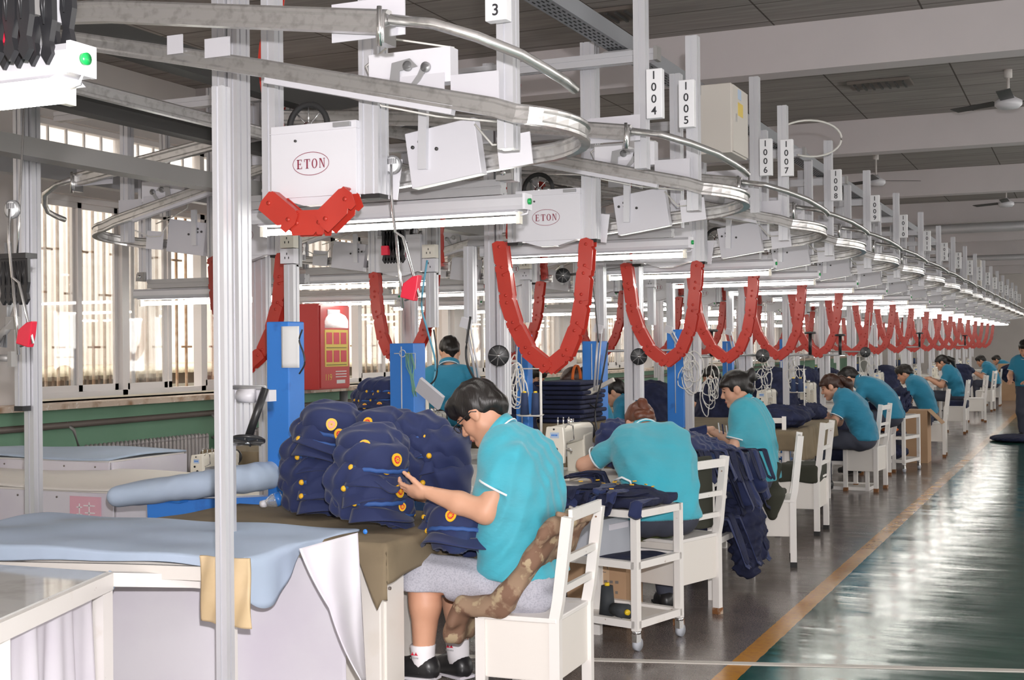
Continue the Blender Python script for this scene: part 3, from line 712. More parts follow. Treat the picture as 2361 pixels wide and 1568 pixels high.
# extra upright profiles with the signs 1004 and 1006
for p, t, l in (((1480, 285), '1004', 'front'), ((1742, 400), '1006', 'rear')):
    q = at(*p, X=-1.95); h = dup(HANGB, abs_loc=(q.x, q.y, 2.35), label='%s upright profile carrying the sign %s' % ('short' if t == '1004' else 'thin', t), group='profiles carrying extra signs')
    sign(q.x + .075, q.y - .02, 2.70, t, 'white vertical sign reading %s beside its profile' % t)
# left row: the same station mirrored about the main line
def mirror(o, cx=CXM):
    o.scale.x *= -1; o.location.x = 2 * cx - o.location.x
LY = [7.04, 8.98, 11.0, 13.2, 15.2, 17.2, 19.2, 21.2, 23.2, 25.2, 27.2, 29.2, 31.2, 33.2, 35.2, 37.2, 39.2]
for i, y in enumerate(LY):
    for nm, t, cat, what, grp in defs:
        if nm in ('TOP',): continue
        base = SY[1] if nm == 'ELEV' else Ys
        if nm == 'LIGHT':      # not mirrored, shifted
            c = dup(t, (-2.64, y - Ys, -.18 if i == 0 else 0), lab_rep(what, i, 'left-hand row', 7), grp.replace('right-hand', 'left-hand')); continue
        c = dup(t, (0, y - base, 0), lab_rep(what, i, 'left-hand row', 7), grp.replace('right-hand', 'left-hand').replace('rail loops', 'left rail loops').replace('down to', 'down on the left to'))
        mirror(c, -3.63 if nm in ('LOOP', 'ELEV', 'HANGB') else CXM)
        if i == 0 and nm in ('BEAM', 'HANGA'): c.location.z -= .18
# third bank of lights nearer the windows, seen between the posts
for i in range(13):
    for t_, w_, g_ in ((LIGHT, 'lit fluorescent batten', 'fluorescent battens of the far left bank'), (BEAM, 'grey light-carrying beam', 'light-carrying beams of the far left bank'), (HANGA, 'profile hanging to a light beam', 'hanging profiles of the far left bank')):
        dup(t_, (-4.9, 10.4 + i * 2.1 - Ys, 0), lab_rep(w_, i, 'far left bank by the windows', 5), g_)
# station nearest the camera
L0 = at(212, 215, Z=2.0)
c = dup(LIGHT, (L0.x - .06 + 2.03, L0.y - Ys, 0), 'very near white batten with green indicator at the top left corner')
c = dup(BEAM, (L0.x + 1.97, L0.y - Ys, 0), 'profile beam right above the nearest batten at the top left')
c = dup(HANGA, (L0.x + 1.95, L0.y - Ys, 0), 'bright upright profile above the nearest batten at the top left')
# main line rails running the length of the hall
def run(name, lab, x, z, prof, m, y0=1.2, y1=40, cat='rail'):
    r = thing(name, (x, y0, z), lab, cat, 'main line rails'); b = MB(); b.prism(prof, (x, y0, z), (x, y1, z)); b.build('profile', m, r); return r
run('main_rail', 'dark main conveyor profile running down the hall, left and higher', CXM - .28, 2.66, rect(.09, .13), 'dark')
run('main_rail', 'dark main conveyor profile running down the hall, right and higher', CXM + .14, 2.84, rect(.10, .12), 'dark')
run('main_rail', 'grey lower conveyor profile running down the hall beside the loops', CXM - .62, 2.46, rect(.12, .09), 'cast')
run('main_rail', 'slim steel conveyor rail running down the hall between the rows', CXM + .05, 2.62, RAIL, 'rail')
run('main_rail', 'long grey conveyor profile nearer the windows', -5.9, 2.62, rect(.08, .10), 'alud', 4)
# perforated cable tray
q0 = at(1210, 0, X=-2.2); r = thing('cable_tray', (-2.1, 3, 3.06), 'perforated grey cable tray running high down the hall above the signs', 'tray')
b = MB(); tx = -2.19; b.prism([(-.055, 0), (.055, 0), (.055, .08), (.050, .08), (.050, .006), (-.050, .006), (-.050, .08), (-.055, .08)], (tx, 2.5, 3.02), (tx, 42, 3.02)); b.build('tray_channel', 'zinc', r)
h = MB(); y = 3.4
while y < 14:
    for dx in (-.033, -.011, .011, .033): h.box((tx + dx, y, 3.0185), (.006, .03, .002))
    y += .065
tag(h.build('slots', 'hole', r), 'dark slots punched in the tray', kind='stuff')
for i in range(12):
    b = MB(); b.box((tx, SY[i] - .62, 2.985), (.15, .04, .06)); b.build('tray_bracket', 'alud', r)
# control cabinets
def cabinet(x0, x1, y0, y1, z0, z1, lab):
    r = thing('control_cabinet', (x0, y0, z0), lab, 'cabinet', 'beige control cabinets on the frame'); b = MB(); b.bx(x0, x1, y0, y1, z0, z1); b.build('body', 'beige', r, bevel=.004)
    b = MB(); b.bx(x1, x1 + .012, y0 + .01, y1 - .01, z0 + .01, z1 - .01); d = b.build('door', 'beige', r)
    b = MB(); b.bx(x1 + .012, x1 + .02, y0 + .05, y0 + .065, z0 + .19, z0 + .24); b.build('latch', 'chrome', d)
    b = MB(); b.bx(x1 + .012, x1 + .014, y0 + .12, y0 + .24, z0 + .24, z0 + .32); b.build('warning_sticker', 'signy', d)
    b = MB(); b.bx(x1 + .012, x1 + .014, y0 + .12, y0 + .2, z0 + .34, z0 + .4); b.build('maker_sticker', 'sky', d)
    return r
cabinet(-2.22, -1.95, 7.68, 8.06, 2.66, 3.08, 'beige control cabinet with yellow sticker between the signs 1005 and 1006')
cabinet(-2.3, -1.95, 27.2, 27.9, 2.55, 3.15, 'small far beige cabinet beside the receding number signs')
b = MB(); b.tube([(-1.80 + .20 * math.cos(t_), 9.1 + .35 * math.cos(t_ * .5), 2.97 + .13 * math.sin(t_)) for t_ in [2.6 - 4.6 * k / 22 for k in range(23)]], .008, 6)
tag(b.build('cable_loop', 'cable'), 'pale cable looping above the sign 1007', 'cable')
# garment carriers hanging from the rails
def carrier(x, y, z, lab, lean=0.):
    r = thing('garment_carrier', (x, y, z), lab, 'carrier', 'garment carriers with red clips')
    b = MB(); b.cyl((x, y - .008, z), (x, y + .008, z), .034, 24); h = b.build('number_disc', 'alud', r)
    b = MB(); b.cyl((x, y - .0095, z), (x, y - .008, z), .028, 20); b.build('disc_face', 'sign', h)
    b = MB()
    for k in range(5): b.bx(x - .016 + k * .008, x - .013 + k * .008, y - .0105, y - .0095, z + .002, z + .022)
    b.build('bar_code', 'ink', h)
    b = MB(); s = lean; zz = z
    b.tube([(x, y - .012, zz), (x + .003, y - .02, zz - .12), (x + .018 + s, y - .02, zz - .25), (x + .05 + s, y - .02, zz - .27), (x + .115 + s, y - .02, zz - .49), (x + .055 + s, y - .02, zz - .50)], .0055, 6)
    b.tube([(x + .02 + s, y - .02, zz - .25), (x + .035 + s, y - .02, zz - .40), (x + .045 + s, y - .02, zz - .53)], .0055, 6); b.build('wire_hanger', 'chrome', r)
    b = MB(); o = [(0, 0), (.012, .05), (.05, .075), (.078, .08), (.07, .03), (.058, -.015)]
    b.flat([(x + .04 + s + u, y - .03, zz - .49 + v) for u, v in o], (0, 1, 0), .03); c = b.build('clip', 'redclip', r, bevel=.004)
    return r
cp = at(906, 380, Y=4.2); carrier(cp.x, cp.y, cp.z, 'garment carrier hanging in front of the first light right of the elevator box')
cp = at(28, 470, Y=3.6); carrier(cp.x, cp.y, cp.z - .02, 'garment carrier hanging at the left edge of the photo')
cp = at(1845, 748, Y=9.7)
def clip_bunch(x, y, z, lab, n=4, red=True):
    r = thing('clip_carrier', (x, y, z), lab, 'carrier', 'black multi-clip carriers')
    b = MB(); b.tube([(x, y, z), (x, y + .01, z + .12), (x + .01, y + .03, 2.45)], .004, 6); b.build('hook_rod', 'chrome', r)
    b = MB(); b.bx(x - .07, x + .07, y - .03, y + .03, z - .02, z); b.build('carrier_bar', 'black', r)
    for k in range(n):
        b = MB(); xx = x - .055 + .11 * k / (n - 1); o = [(-.014, 0), (.014, 0), (.016, -.09), (.008, -.13), (.014, -.155), (0, -.175), (-.014, -.155), (-.008, -.13), (-.016, -.09)]
        b.flat([(xx + u, y - .02, z - .02 + v) for u, v in o], (0, 1, 0), .014); b.tube([(xx - .008, y - .03, z - .03), (xx + .004, y - .03, z - .12)], .002, 4); b.tube([(xx + .008, y - .03, z - .03), (xx + .004, y - .03, z - .12)], .002, 4); b.build('clip', 'black', r)
    if red: b = MB(); b.bx(x - .06, x - .02, y - .045, y - .02, z - .15, z - .10); b.build('red_pad', 'redclip', r)
    return r
q = at(910, 525, Y=6.2); clip_bunch(q.x, q.y, q.z, 'bunch of black clips behind the garment carrier by the first light', 7)
q = at(40, 585, Y=3.75); clip_bunch(q.x, q.y, q.z, 'black clips on the carrier at the left edge of the photo', 5, False)
for k, (px, py) in enumerate(((20, -85), (72, -70), (118, -95), (45, -130))):
    q = at(px, py, Y=1.9 + .05 * k); r = clip_bunch(q.x, q.y, q.z, ['lowest black clips with red pads at the top left corner', 'black clips just right of the red-padded ones, top left', 'rightmost black clips above the nearest batten', 'uppermost black clips cut by the top left corner'][k], 4, True)
# black cone discs on the posts
POSTS = [(-3.2, 4.38)] + [(POSTX[min(i, 5)], SY[i] - .28) for i in range(1, len(SY))] + [(2 * CXM + 3.2, y - .28) for y in LY]
def reel(c, n, lab, R_=.058, arm=None):
    r = thing('tension_disc', c, lab, 'disc', 'black ribbed discs on the posts'); n = Vector(n).normalized(); c = Vector(c)
    b = MB(); b.lathe([(0, 0), (R_ * .9, 0), (R_, .004), (R_, .012), (R_ * .9, .016), (0, .016)], c, n, 32); d = b.build('disc', 'black', r)
    q = Vector((0, 0, 1)).rotation_difference(n); b = MB()
    for i in range(8):
        a = PI * i / 4 + .2; u = q @ V(math.cos(a), math.sin(a), 0); s_ = q @ V(-math.sin(a), math.cos(a), 0)
        b.box(c + u * R_ * .55 + n * .018, (R_ * .75, .005, .006), R=Matrix((u, s_, n)).transposed())
    b.build('ribs', 'dark', d); b = MB(); b.cyl(c + n * .016, c + n * .024, .010, 12); b.build('hub', 'chrome', d)
    a0 = c; a1 = arm and Vector(arm) or c - n * .12
    px_, py_ = min(POSTS, key=lambda p: (p[0] - a1.x) ** 2 + (p[1] - a1.y) ** 2)
    b = MB(); b.tube([a1, V(px_, py_, a1.z)], .010, 8); b.build('mounting_arm', 'alud', r)
    b = MB(); b.cyl(a0, a1, .016, 12); b.build('spindle', 'black', r)
    return r
c = at(572, 1010, Y=4.25); tp = at(612, 895, Y=4.3); reel(c, (.1, -.3, -1), 'black dish on a slanted stem clamped to the front post', .068, tp)
b = MB(); q = at(590, 912, Y=4.33); b.box(q, (.16, .05, .045)); b.cyl(q + V(-.05, -.04, 0), q + V(.02, -.04, 0), .028); tag(b.build('post_clamp', 'plate'), 'grey clamp holding the black dish on the front post', 'clamp')
for px, py, Y, lab in ((1150, 820, 6.45, 'black ribbed disc beside the second post, nearest and largest'), (1473, 822, 8.55, 'black ribbed disc beside the third post'), (1758, 820, 10.9, 'black ribbed disc beside the thick post above the woman with a bun'), (1995, 812, 15.2, 'small black ribbed disc above the man with raised back'), (595, 815, 7.6, 'black ribbed disc left of the blue column by the window'), (1310, 812, 9.5, 'small black ribbed disc inside the far red chain'), (1298, 635, 9.4, 'black ribbed disc high up between the elevator boxes')):
    reel(at(px, py, Y=Y), (.35, -1, -.05), lab, .058 if Y < 11 else .06)
for i, (px, py, Y) in enumerate(((1640, 765, 10.5), (1868, 770, 12.4), (1937, 775, 13.8), (2120, 770, 20), (2225, 775, 28))):
    reel(at(px, py, Y=Y), (0, 0, 1), ['black flat disc on a stem left of the thick post', 'black flat disc on a stem near the pink tag post', 'wide black flat disc on a stem above the brown-haired woman', 'far black flat disc on a stem', 'farthest black flat disc on a stem'][i], .055, at(px, py + 60 * 10 / Y, Y=Y))
# ================================================================ PEOPLE
def vadd(c, B, u, v, w): return c + B[0] * u + B[1] * v + B[2] * w
def basis(fw, up=(0, 0, 1)):
    fw = Vector(fw).normalized(); sd_ = Vector(up).cross(fw).normalized(); return (fw, sd_, fw.cross(sd_).normalized())
def head_prims(c, B, s=1.):
    q = lambda u, v, w: tuple(vadd(c, B, u * s, v * s, w * s)); R = np.array([list(B[0]), list(B[1]), list(B[2])]).T
    P = [('ell', q(-.012, 0, .030), (.098 * s, .077 * s, .090 * s), R), ('ell', q(.030, 0, -.03), (.060 * s, .060 * s, .085 * s), R)]
    for v in (-1, 1):
        P += [('cap', q(.01, v * .046, -.055), q(.062, v * .010, -.103), .026 * s, .020 * s, .02), ('ell', q(.052, v * .034, -.030), (.030 * s, .026 * s, .030 * s), R)]
    P += [('cap', q(.086, -.026, .020), q(.086, .026, .020), .012 * s, .012 * s, .012), ('cap', q(.088, 0, .008), q(.108, 0, -.030), .008 * s, .0125 * s, .010),
          ('cap', q(.098, -.011, -.036), q(.098, .011, -.036), .008 * s, .008 * s, .006), ('cap', q(.084, -.016, -.064), q(.084, .016, -.064), .012 * s, .012 * s, .010), ('cap', q(.074, 0, -.10), q(.078, 0, -.098), .017 * s, .017 * s, .015)]
    for v in (-1, 1): P += [('ell', q(-.004, v * .079, -.004), (.020 * s, .008 * s, .032 * s), R)]
    return P
def hand_prims(w, d, n, th, curl=.5, s=1., spread=.08):
    """w wrist, d towards the fingers, n palm normal (fingers curl this way), th side the thumb leaves on"""
    d = Vector(d).normalized(); n = Vector(n); n = (n - d * n.dot(d)).normalized(); t = d.cross(n).normalized()
    if t.dot(Vector(th)) < 0: t = -t
    w = Vector(w); R = np.array([list(d), list(t), list(n)]).T; P = []
    P.append(('ell', tuple(w + d * .045 * s), (.052 * s, .040 * s, .017 * s), R)); P.append(('cap', tuple(w - d * .02 * s), tuple(w + d * .03 * s), .024 * s, .024 * s, .02))
    for i, (off, L) in enumerate(((.027, .92), (.009, 1.0), (-.010, .94), (-.028, .76))):
        p = w + d * (.083 - abs(off - .005) * .25) * s + t * off * s; a = curl * (.55 + .1 * i); dd = (d + t * off * spread * 12).normalized()
        for k, (l, r) in enumerate(((.040, .0092), (.026, .0084), (.021, .0074))):
            dirk = dd * math.cos(a) + n * math.sin(a); q = p + dirk * l * L * s; P.append(('cap', tuple(p), tuple(q), r * s, r * .92 * s, .003)); p = q; a += curl * .75
    p = w + d * .02 * s + t * .028 * s; dd = (d * .75 + t * .55 + n * .35).normalized()
    for l, r in ((.042, .0125), (.032, .0098), (.022, .0088)):
        q = p + dd * l * s; P.append(('cap', tuple(p), tuple(q), r * s, r * .9 * s, .005)); p = q; dd = (dd * .8 + d * .35 + n * .3 * curl).normalized()
    return P
def hair_blob(c, B, kind, s, h, mb=None):
    q = lambda u, v, w: tuple(vadd(c, B, u * s, v * s, w * s)); R = np.array([list(B[0]), list(B[1]), list(B[2])]).T
    P = [('ell', q(-.010, 0, .040), (.106 * s, .087 * s, .098 * s), R)]
    cut = [('box', q(.13, 0, -.10), (.085 * s, .2 * s, .135 * s), R, .02), ('box', q(.03, 0, -.16), (.10 * s, .2 * s, .12 * s), R, .01)]
    if kind == 'short':
        P += [('ell', q(.06, 0, .085), (.052 * s, .062 * s, .035 * s), R), ('cap', q(-.09, -.03, -.01), q(-.09, .03, -.01), .028 * s, .028 * s, .03)]
        cut = [('box', q(.13, 0, -.105), (.082 * s, .2 * s, .135 * s), R, .02), ('box', q(.045, 0, -.15), (.075 * s, .2 * s, .142 * s), R, .02), ('box', q(0, 0, -.24), (.2 * s, .2 * s, .15 * s), R, .02)]
        P += [('cap', q(-.075, 0, -.03), q(-.058, 0, -.07), .040 * s, .024 * s, .03), ('cap', q(.085, -.03, .062), q(.088, .03, .058), .018 * s, .018 * s, .02)]
    if kind in ('bun', 'pony', 'long'):
        P += [('cap', q(-.09, -.03, -.03), q(-.09, .03, -.03), .035 * s, .035 * s, .03), ('cap', q(.075, -.045, .05), q(.075, .045, .05), .030 * s, .030 * s, .03)]
        cut = cut[:1] + [('box', q(.06, 0, -.15), (.075 * s, .2 * s, .12 * s), R, .01), ('box', q(-.0, 0, -.20), (.2 * s, .2 * s, .12 * s), R, .02)]
        if kind == 'bun': P += [('ell', q(-.125, 0, .06), (.035 * s, .045 * s, .045 * s), R), ('ell', q(-.145, .02, .09), (.016 * s, .02 * s, .03 * s), R), ('ell', q(-.15, -.02, .04), (.02 * s, .02 * s, .025 * s), R)]
    wig = folds(110, .0026, 3, dirs=[list(B[1] * 1.2 + B[0] * .3), list(B[1] * 1.9 - B[0] * .2), list(B[1] * .8 + B[0])]); o = blob(P, h, .02, cut, wig, mb=mb)
    if kind in ('pony', 'long'):
        e = vadd(c, B, -.12 * s, 0, .05 * s); f = e + V(.07, 0, -.05) * s; g = f + V(.05, .0, -.13) * s
        if kind == 'long': f = e + V(.03, 0, -.1) * s; g = f + V(.03, 0, -.18) * s
        blob([('cap', tuple(e), tuple(f), .032 * s, .042 * s), ('cap', tuple(f), tuple(g), .042 * s, .012 * s)], h, .03, (), wig, mb=o)
    return o
def person(name_lab, J, style, origin, fine=False):
    """J: joints in world space.  The skin is one mesh; hair, shirt, trousers, shoes are its children."""
    h = .008 if fine else (.011 if style.get('near') else .015); s = style.get('s', 1.)
    root = thing('person', origin, name_lab, 'person', 'workers in turquoise shirts')
    hc, HB = Vector(J['head']), basis(J['face'], J.get('headup', (0, 0, 1)))
    mb = MB(); blob(head_prims(hc, HB, s) + [('cap', tuple(vadd(hc, HB, -.03 * s, 0, -.05 * s)), tuple(J['neck']), .055 * s, .062 * s, .03)], .0055 if fine else .008, .02, mb=mb)
    bones = []
    for i in (0, 1):
        sh, el, wr = J['sh'][i], J['el'][i], J['wr'][i]; k = style.get('arm', 1.)
        bones += [('cap', tuple(sh), tuple(el), .042 * k * s, .042 * k * s), ('cap', tuple(el), tuple(Vector(el).lerp(Vector(wr), .45)), .042 * k * s, .039 * k * s, .02), ('cap', tuple(Vector(el).lerp(Vector(wr), .45)), tuple(wr), .039 * k * s, .026 * s, .02)]
        if style.get('legs'):
            bones += [('cap', tuple(J['hip'][i]), tuple(J['kn'][i]), .085 * s, .062 * s), ('cap', tuple(J['kn'][i]), tuple(Vector(J['kn'][i]).lerp(Vector(J['an'][i]), .35) + V(.02, 0, 0)), .062 * s, .062 * s), ('cap', tuple(Vector(J['kn'][i]).lerp(Vector(J['an'][i]), .35) + V(.02, 0, 0)), tuple(J['an'][i]), .062 * s, .040 * s)]
    sp = [(Vector(p), w, r) for p, w, r in J['spine']]
    for p, w, r in sp: bones.append(('cap', (p.x - J['lat'][0] * w * .9, p.y - J['lat'][1] * w * .9, p.z), (p.x + J['lat'][0] * w * .9, p.y + J['lat'][1] * w * .9, p.z), r * .80, r * .80, .05))
    blob(bones, h, .03, mb=mb)
    for i in (0, 1):
        H = J['hand'][i]; blob(hand_prims(J['wr'][i], H[0], H[1], H[2], H[3], s * 1.0), .0042 if fine else (.005 if style.get('near') else .007), .006, mb=mb)
    body = mb.build('body', style.get('skin', 'skin'), root)
    # features
    q = lambda u, v, w: vadd(hc, HB, u * s, v * s, w * s)
    RH = Matrix(HB).transposed()
    f = MB()
    for v in (-1, 1): f.ell(q(.0835, v * .030, .000), (.006 * s, .013 * s, .0055 * s), RH, 8, 5)
    f.build('eyes', 'hairk', body)
    f = MB()
    for v in (-1, 1): f.sweep(circ(.0028 * s, 6), [q(.092, v * .014, .022), q(.092, v * .032, .027), q(.078, v * .048, .020)], None, True)
    f.build('eyebrows', style.get('hairm', 'hairk'), body)
    f = MB(); f.ell(q(.0955, 0, -.0665), (.006 * s, .021 * s, .0045 * s), RH, 10, 6); f.ell(q(.0935, 0, -.074), (.006 * s, .017 * s, .005 * s), RH, 10, 6); f.build('lips', 'lips', body)
    hair_blob(hc, HB, style.get('hair', 'short'), s * style.get('hs', 1.), .0065 if fine else .010).build('hair', style.get('hairm', 'hairk'), root)
    # shirt
    P = []; lat = Vector((J['lat'][0], J['lat'][1], 0)); e = .018
    for p, w, r in sp: P.append(('cap', tuple(p - lat * w), tuple(p + lat * w), r + e * .75, r + e * .75, .06))
    cut = []; rings = []
    for i in (0, 1):
        sh, el = Vector(J['sh'][i]), Vector(J['el'][i]); d = (el - sh).normalized(); t = style.get('sleeve', .66); cu = sh.lerp(el, t); rr = .066 * s * style.get('arm', 1.)
        P.append(('slv', tuple(sh), tuple(cu + d * .03), .064 * s, rr, tuple(cu), tuple(d)))
        b = basis(d, (0, 0, 1) if abs(d.z) < .9 else (1, 0, 0)); R = np.array([list(b[0]), list(b[1]), list(b[2])]).T
        rings.append((cu, d, rr, b))
    nk = Vector(J['neck']); P.append(('cap', tuple(nk), tuple(nk.lerp(hc, .12)), .062 * s, .056 * s, .03))
    up_n = (hc - nk).normalized(); bn = basis(up_n, (1, 0, 0)); R = np.array([list(bn[0]), list(bn[1]), list(bn[2])]).T
    cut.append(('box', tuple(nk + up_n * .135), (.10, .3, .3), R, .002)) if False else None
    lo = sp[0][0]; cut.append(('box', (lo.x, lo.y, lo.z - sp[0][2] - .10 + style.get('hem', .10)), (.4, .4, .1), None, .005))
    dsp = wrinkles(15, .020 if fine else .016, style.get('seed', 1))
    shirt = blob(P, h, .03, cut, dsp).build('shirt', style.get('shirt', 'shirt2'), root)
    for cu, d, rr, b in rings:
        c = MB(); c.sweep([(-.0035, -.004), (.0035, -.004), (.0035, .004), (-.0035, .004)], [cu - d * .004 + (b[1] * math.cos(a) + b[2] * math.sin(a)) * (rr + .001) for a in [2 * PI * k / 24 for k in range(24)]], d, True, True); c.build('cuff_trim', 'trim', shirt)
    # collar: a turned-down band round the neck, white stripe on its edge
    for nm, z, r0_, r1_, t_, m_ in (('collar', .0, .083, .068, .005, style.get('shirt', 'shirt2')), ('collar_stripe', -.018, .0885, .0775, .003, 'trim')):
        c = MB(); n_ = 28; base = nk.lerp(hc, .20); back = -HB[0]
        ring = []
        for k in range(n_):
            a = 2 * PI * k / n_; u = (bn[1] * math.cos(a) + bn[2] * math.sin(a)); ring.append(base + u * (r0_ * s) + up_n * z * s + up_n * .016 * u.dot(back))
        if nm == 'collar': c.sweep([(-.003 + .004, -.022), (.003 + .004, -.022), (.002 - .008, .020), (-.002 - .008, .020)] if False else [(-.004, -.022), (.003, -.022), (.002, .020), (-.003, .020)], ring, up_n, True, True)
        else: c.sweep([(-.002, -.003), (.002, -.003), (.002, .003), (-.002, .003)], ring, up_n, True, True)
        c.build(nm, m_, shirt)
    # trousers or shorts
    tm = style.get('trouser', 'jeans'); cut = []; kn_end = style.get('shorts'); P = []
    p0 = sp[0][0]; P.append(('cap', tuple(p0 - lat * .085), tuple(p0 + lat * .085), sp[0][2] - .004, sp[0][2] - .004))
    for i in (0, 1):
        hp, kn, an = Vector(J['hip'][i]), Vector(J['kn'][i]), Vector(J['an'][i])
        P.append(('cap', tuple(hp), tuple(kn), .098 * s, .083 * s, .04))
        if kn_end:
            P.append(('cap', tuple(kn), tuple(kn.lerp(an, .14)), .083 * s, .086 * s, .03)); cut.append(('box', (kn.x, kn.y, kn.lerp(an, .17).z - .1), (.13, .1, .1), None, .003))
        else: P.append(('cap', tuple(kn), tuple(an + V(0, 0, .03)), .075 * s, .055 * s, .03))
    blob(P, h, .03, cut, wrinkles(17, .014, 5)).build('shorts' if kn_end else 'trousers', tm, root)
    for i in (0, 1):
        an, to = Vector(J['an'][i]), Vector(J['toe'][i])
        if kn_end:
            kn = Vector(J['kn'][i]); up_ = (kn - an).normalized(); sk = MB()
            sk.sweep(circ(1, 16), [an - up_ * .05, an - up_ * .01, an + up_ * .03, an + up_ * .055, an + up_ * .058], None, True, scale=[.046, .048, .050, .053, .050]); so = sk.build('sock', 'sock', root)
            # knitted emblem and faint lettering on the sock
            e_ = MB(); cxp = an + V(-.010, -.0515, .022)
            for dx in (-.012, .004): e_.flat([cxp + V(dx - .009, 0, 0), cxp + V(dx + .009, 0, 0), cxp + V(dx + .003, 0, .006), cxp + V(dx, 0, .013), cxp + V(dx - .003, 0, .006)], (0, -1, 0), .0012)
            e_.build('emblem', 'redclip', so)
            e_ = MB()
            for k in range(6): e_.bx(cxp.x - .022 + k * .0065, cxp.x - .019 + k * .0065, cxp.y - .001, cxp.y, cxp.z - .014, cxp.z - .008)
            e_.build('lettering', 'alud', so)
        d = (to - an); d.z = 0; d.normalize(); zz = min(an.z - .055, to.z); base = V(an.x, an.y, zz)
        sd_ = V(-d.y, d.x, 0); R = np.array([list(d), list(sd_), [0, 0, 1]]).T; L = V(to.x, to.y, zz)
        S_ = blob([('cap', tuple(base - d * .03 + V(0, 0, .035)), tuple(base.lerp(L, .5) + V(0, 0, .035)), .040, .043), ('cap', tuple(base.lerp(L, .5) + V(0, 0, .03)), tuple(L + V(0, 0, .028)), .043, .033), ('cap', tuple(base + V(0, 0, .06) - d * .02), tuple(base + d * .03 + V(0, 0, .055)), .043, .042)], .007 if fine else .012, .03, cut=[('cap', tuple(base + V(0, 0, .115)), tuple(base + d * .03 + V(0, 0, .125)), .030, .034)])
        sh_ = S_.build('shoe', 'black', root)
        c = MB(); c.sweep([(-.042, 0), (.042, 0), (.045, .012), (-.045, .012)], [base - d * .06, base + d * .02, base.lerp(L, .6), L + d * .02]); c.build('sole', 'sheet' if fine else 'rubber', sh_)
        if fine:
            for k, cm in enumerate(('sheet', 'blue', 'redclip')):
                c = MB(); p = base + d * (.075 + .028 * k) - sd_ * (-.0) + V(0, -.043, .012)
                c.flat([p, p + d * .012, p - d * .012 + V(0, .012, .05), p - d * .024 + V(0, .012, .05)], (0, -1, 0), .002); c.build('side_stripe', cm, sh_)
            c = MB(); c.sweep(circ(.010, 8), [base + V(0, 0, .105) + V(.036 * math.cos(a), .036 * math.sin(a), 0) for a in [2 * PI * k / 16 for k in range(16)]], (0, 0, 1), True, True); c.build('heel_lining', 'blue', sh_)
    return root
# ---- the man in front, placed joint by joint
YC = 4.86
pw = lambda x, y, Y: at(x, y, Y=Y)
J1 = dict(lat=(0.0, 1.0),
  spine=[(pw(1222, 1345, YC), .085, .125), (pw(1203, 1290, YC), .080, .135), (pw(1197, 1220, YC), .085, .135), (pw(1200, 1150, YC), .105, .130), (pw(1203, 1090, YC), .125, .110), (pw(1190, 1048, YC), .125, .078), (pw(1172, 1020, YC), .06, .065)],
  neck=pw(1163, 1012, YC), head=pw(1107, 952, YC), face=(-.80, -.05, -.62), headup=(-.55, 0, .83),
  sh=[pw(1180, 1062, 4.68), pw(1210, 1062, 5.04)], el=[pw(1120, 1180, 4.63), pw(1160, 1195, 5.08)], wr=[pw(985, 1135, 4.62), pw(1010, 1150, 4.92)],
  hand=[((-1, .05, .0), (.05, .75, .62), (0, -.6, .8), .55), ((-1, -.25, .05), (0, -.2, 1), (0, -1, .3), .5)],
  hip=[pw(1225, 1360, 4.76), pw(1235, 1360, 4.96)], kn=[pw(968, 1325, 4.70), pw(1045, 1345, 5.02)], an=[pw(976, 1518, 4.70), pw(1056, 1500, 5.0)], toe=[pw(885, 1555, 4.70), pw(1000, 1545, 5.06)])
MAN = person('seated man with glasses and grey shorts sewing at the nearest table', J1, dict(legs=True, shorts=True, shirt='shirt', trouser='short', hair='short', hs=1.05, s=1.0, sleeve=.58, arm=1.15, hem=.165, seed=4), (J1['spine'][0][0].x, YC, .0), fine=True)
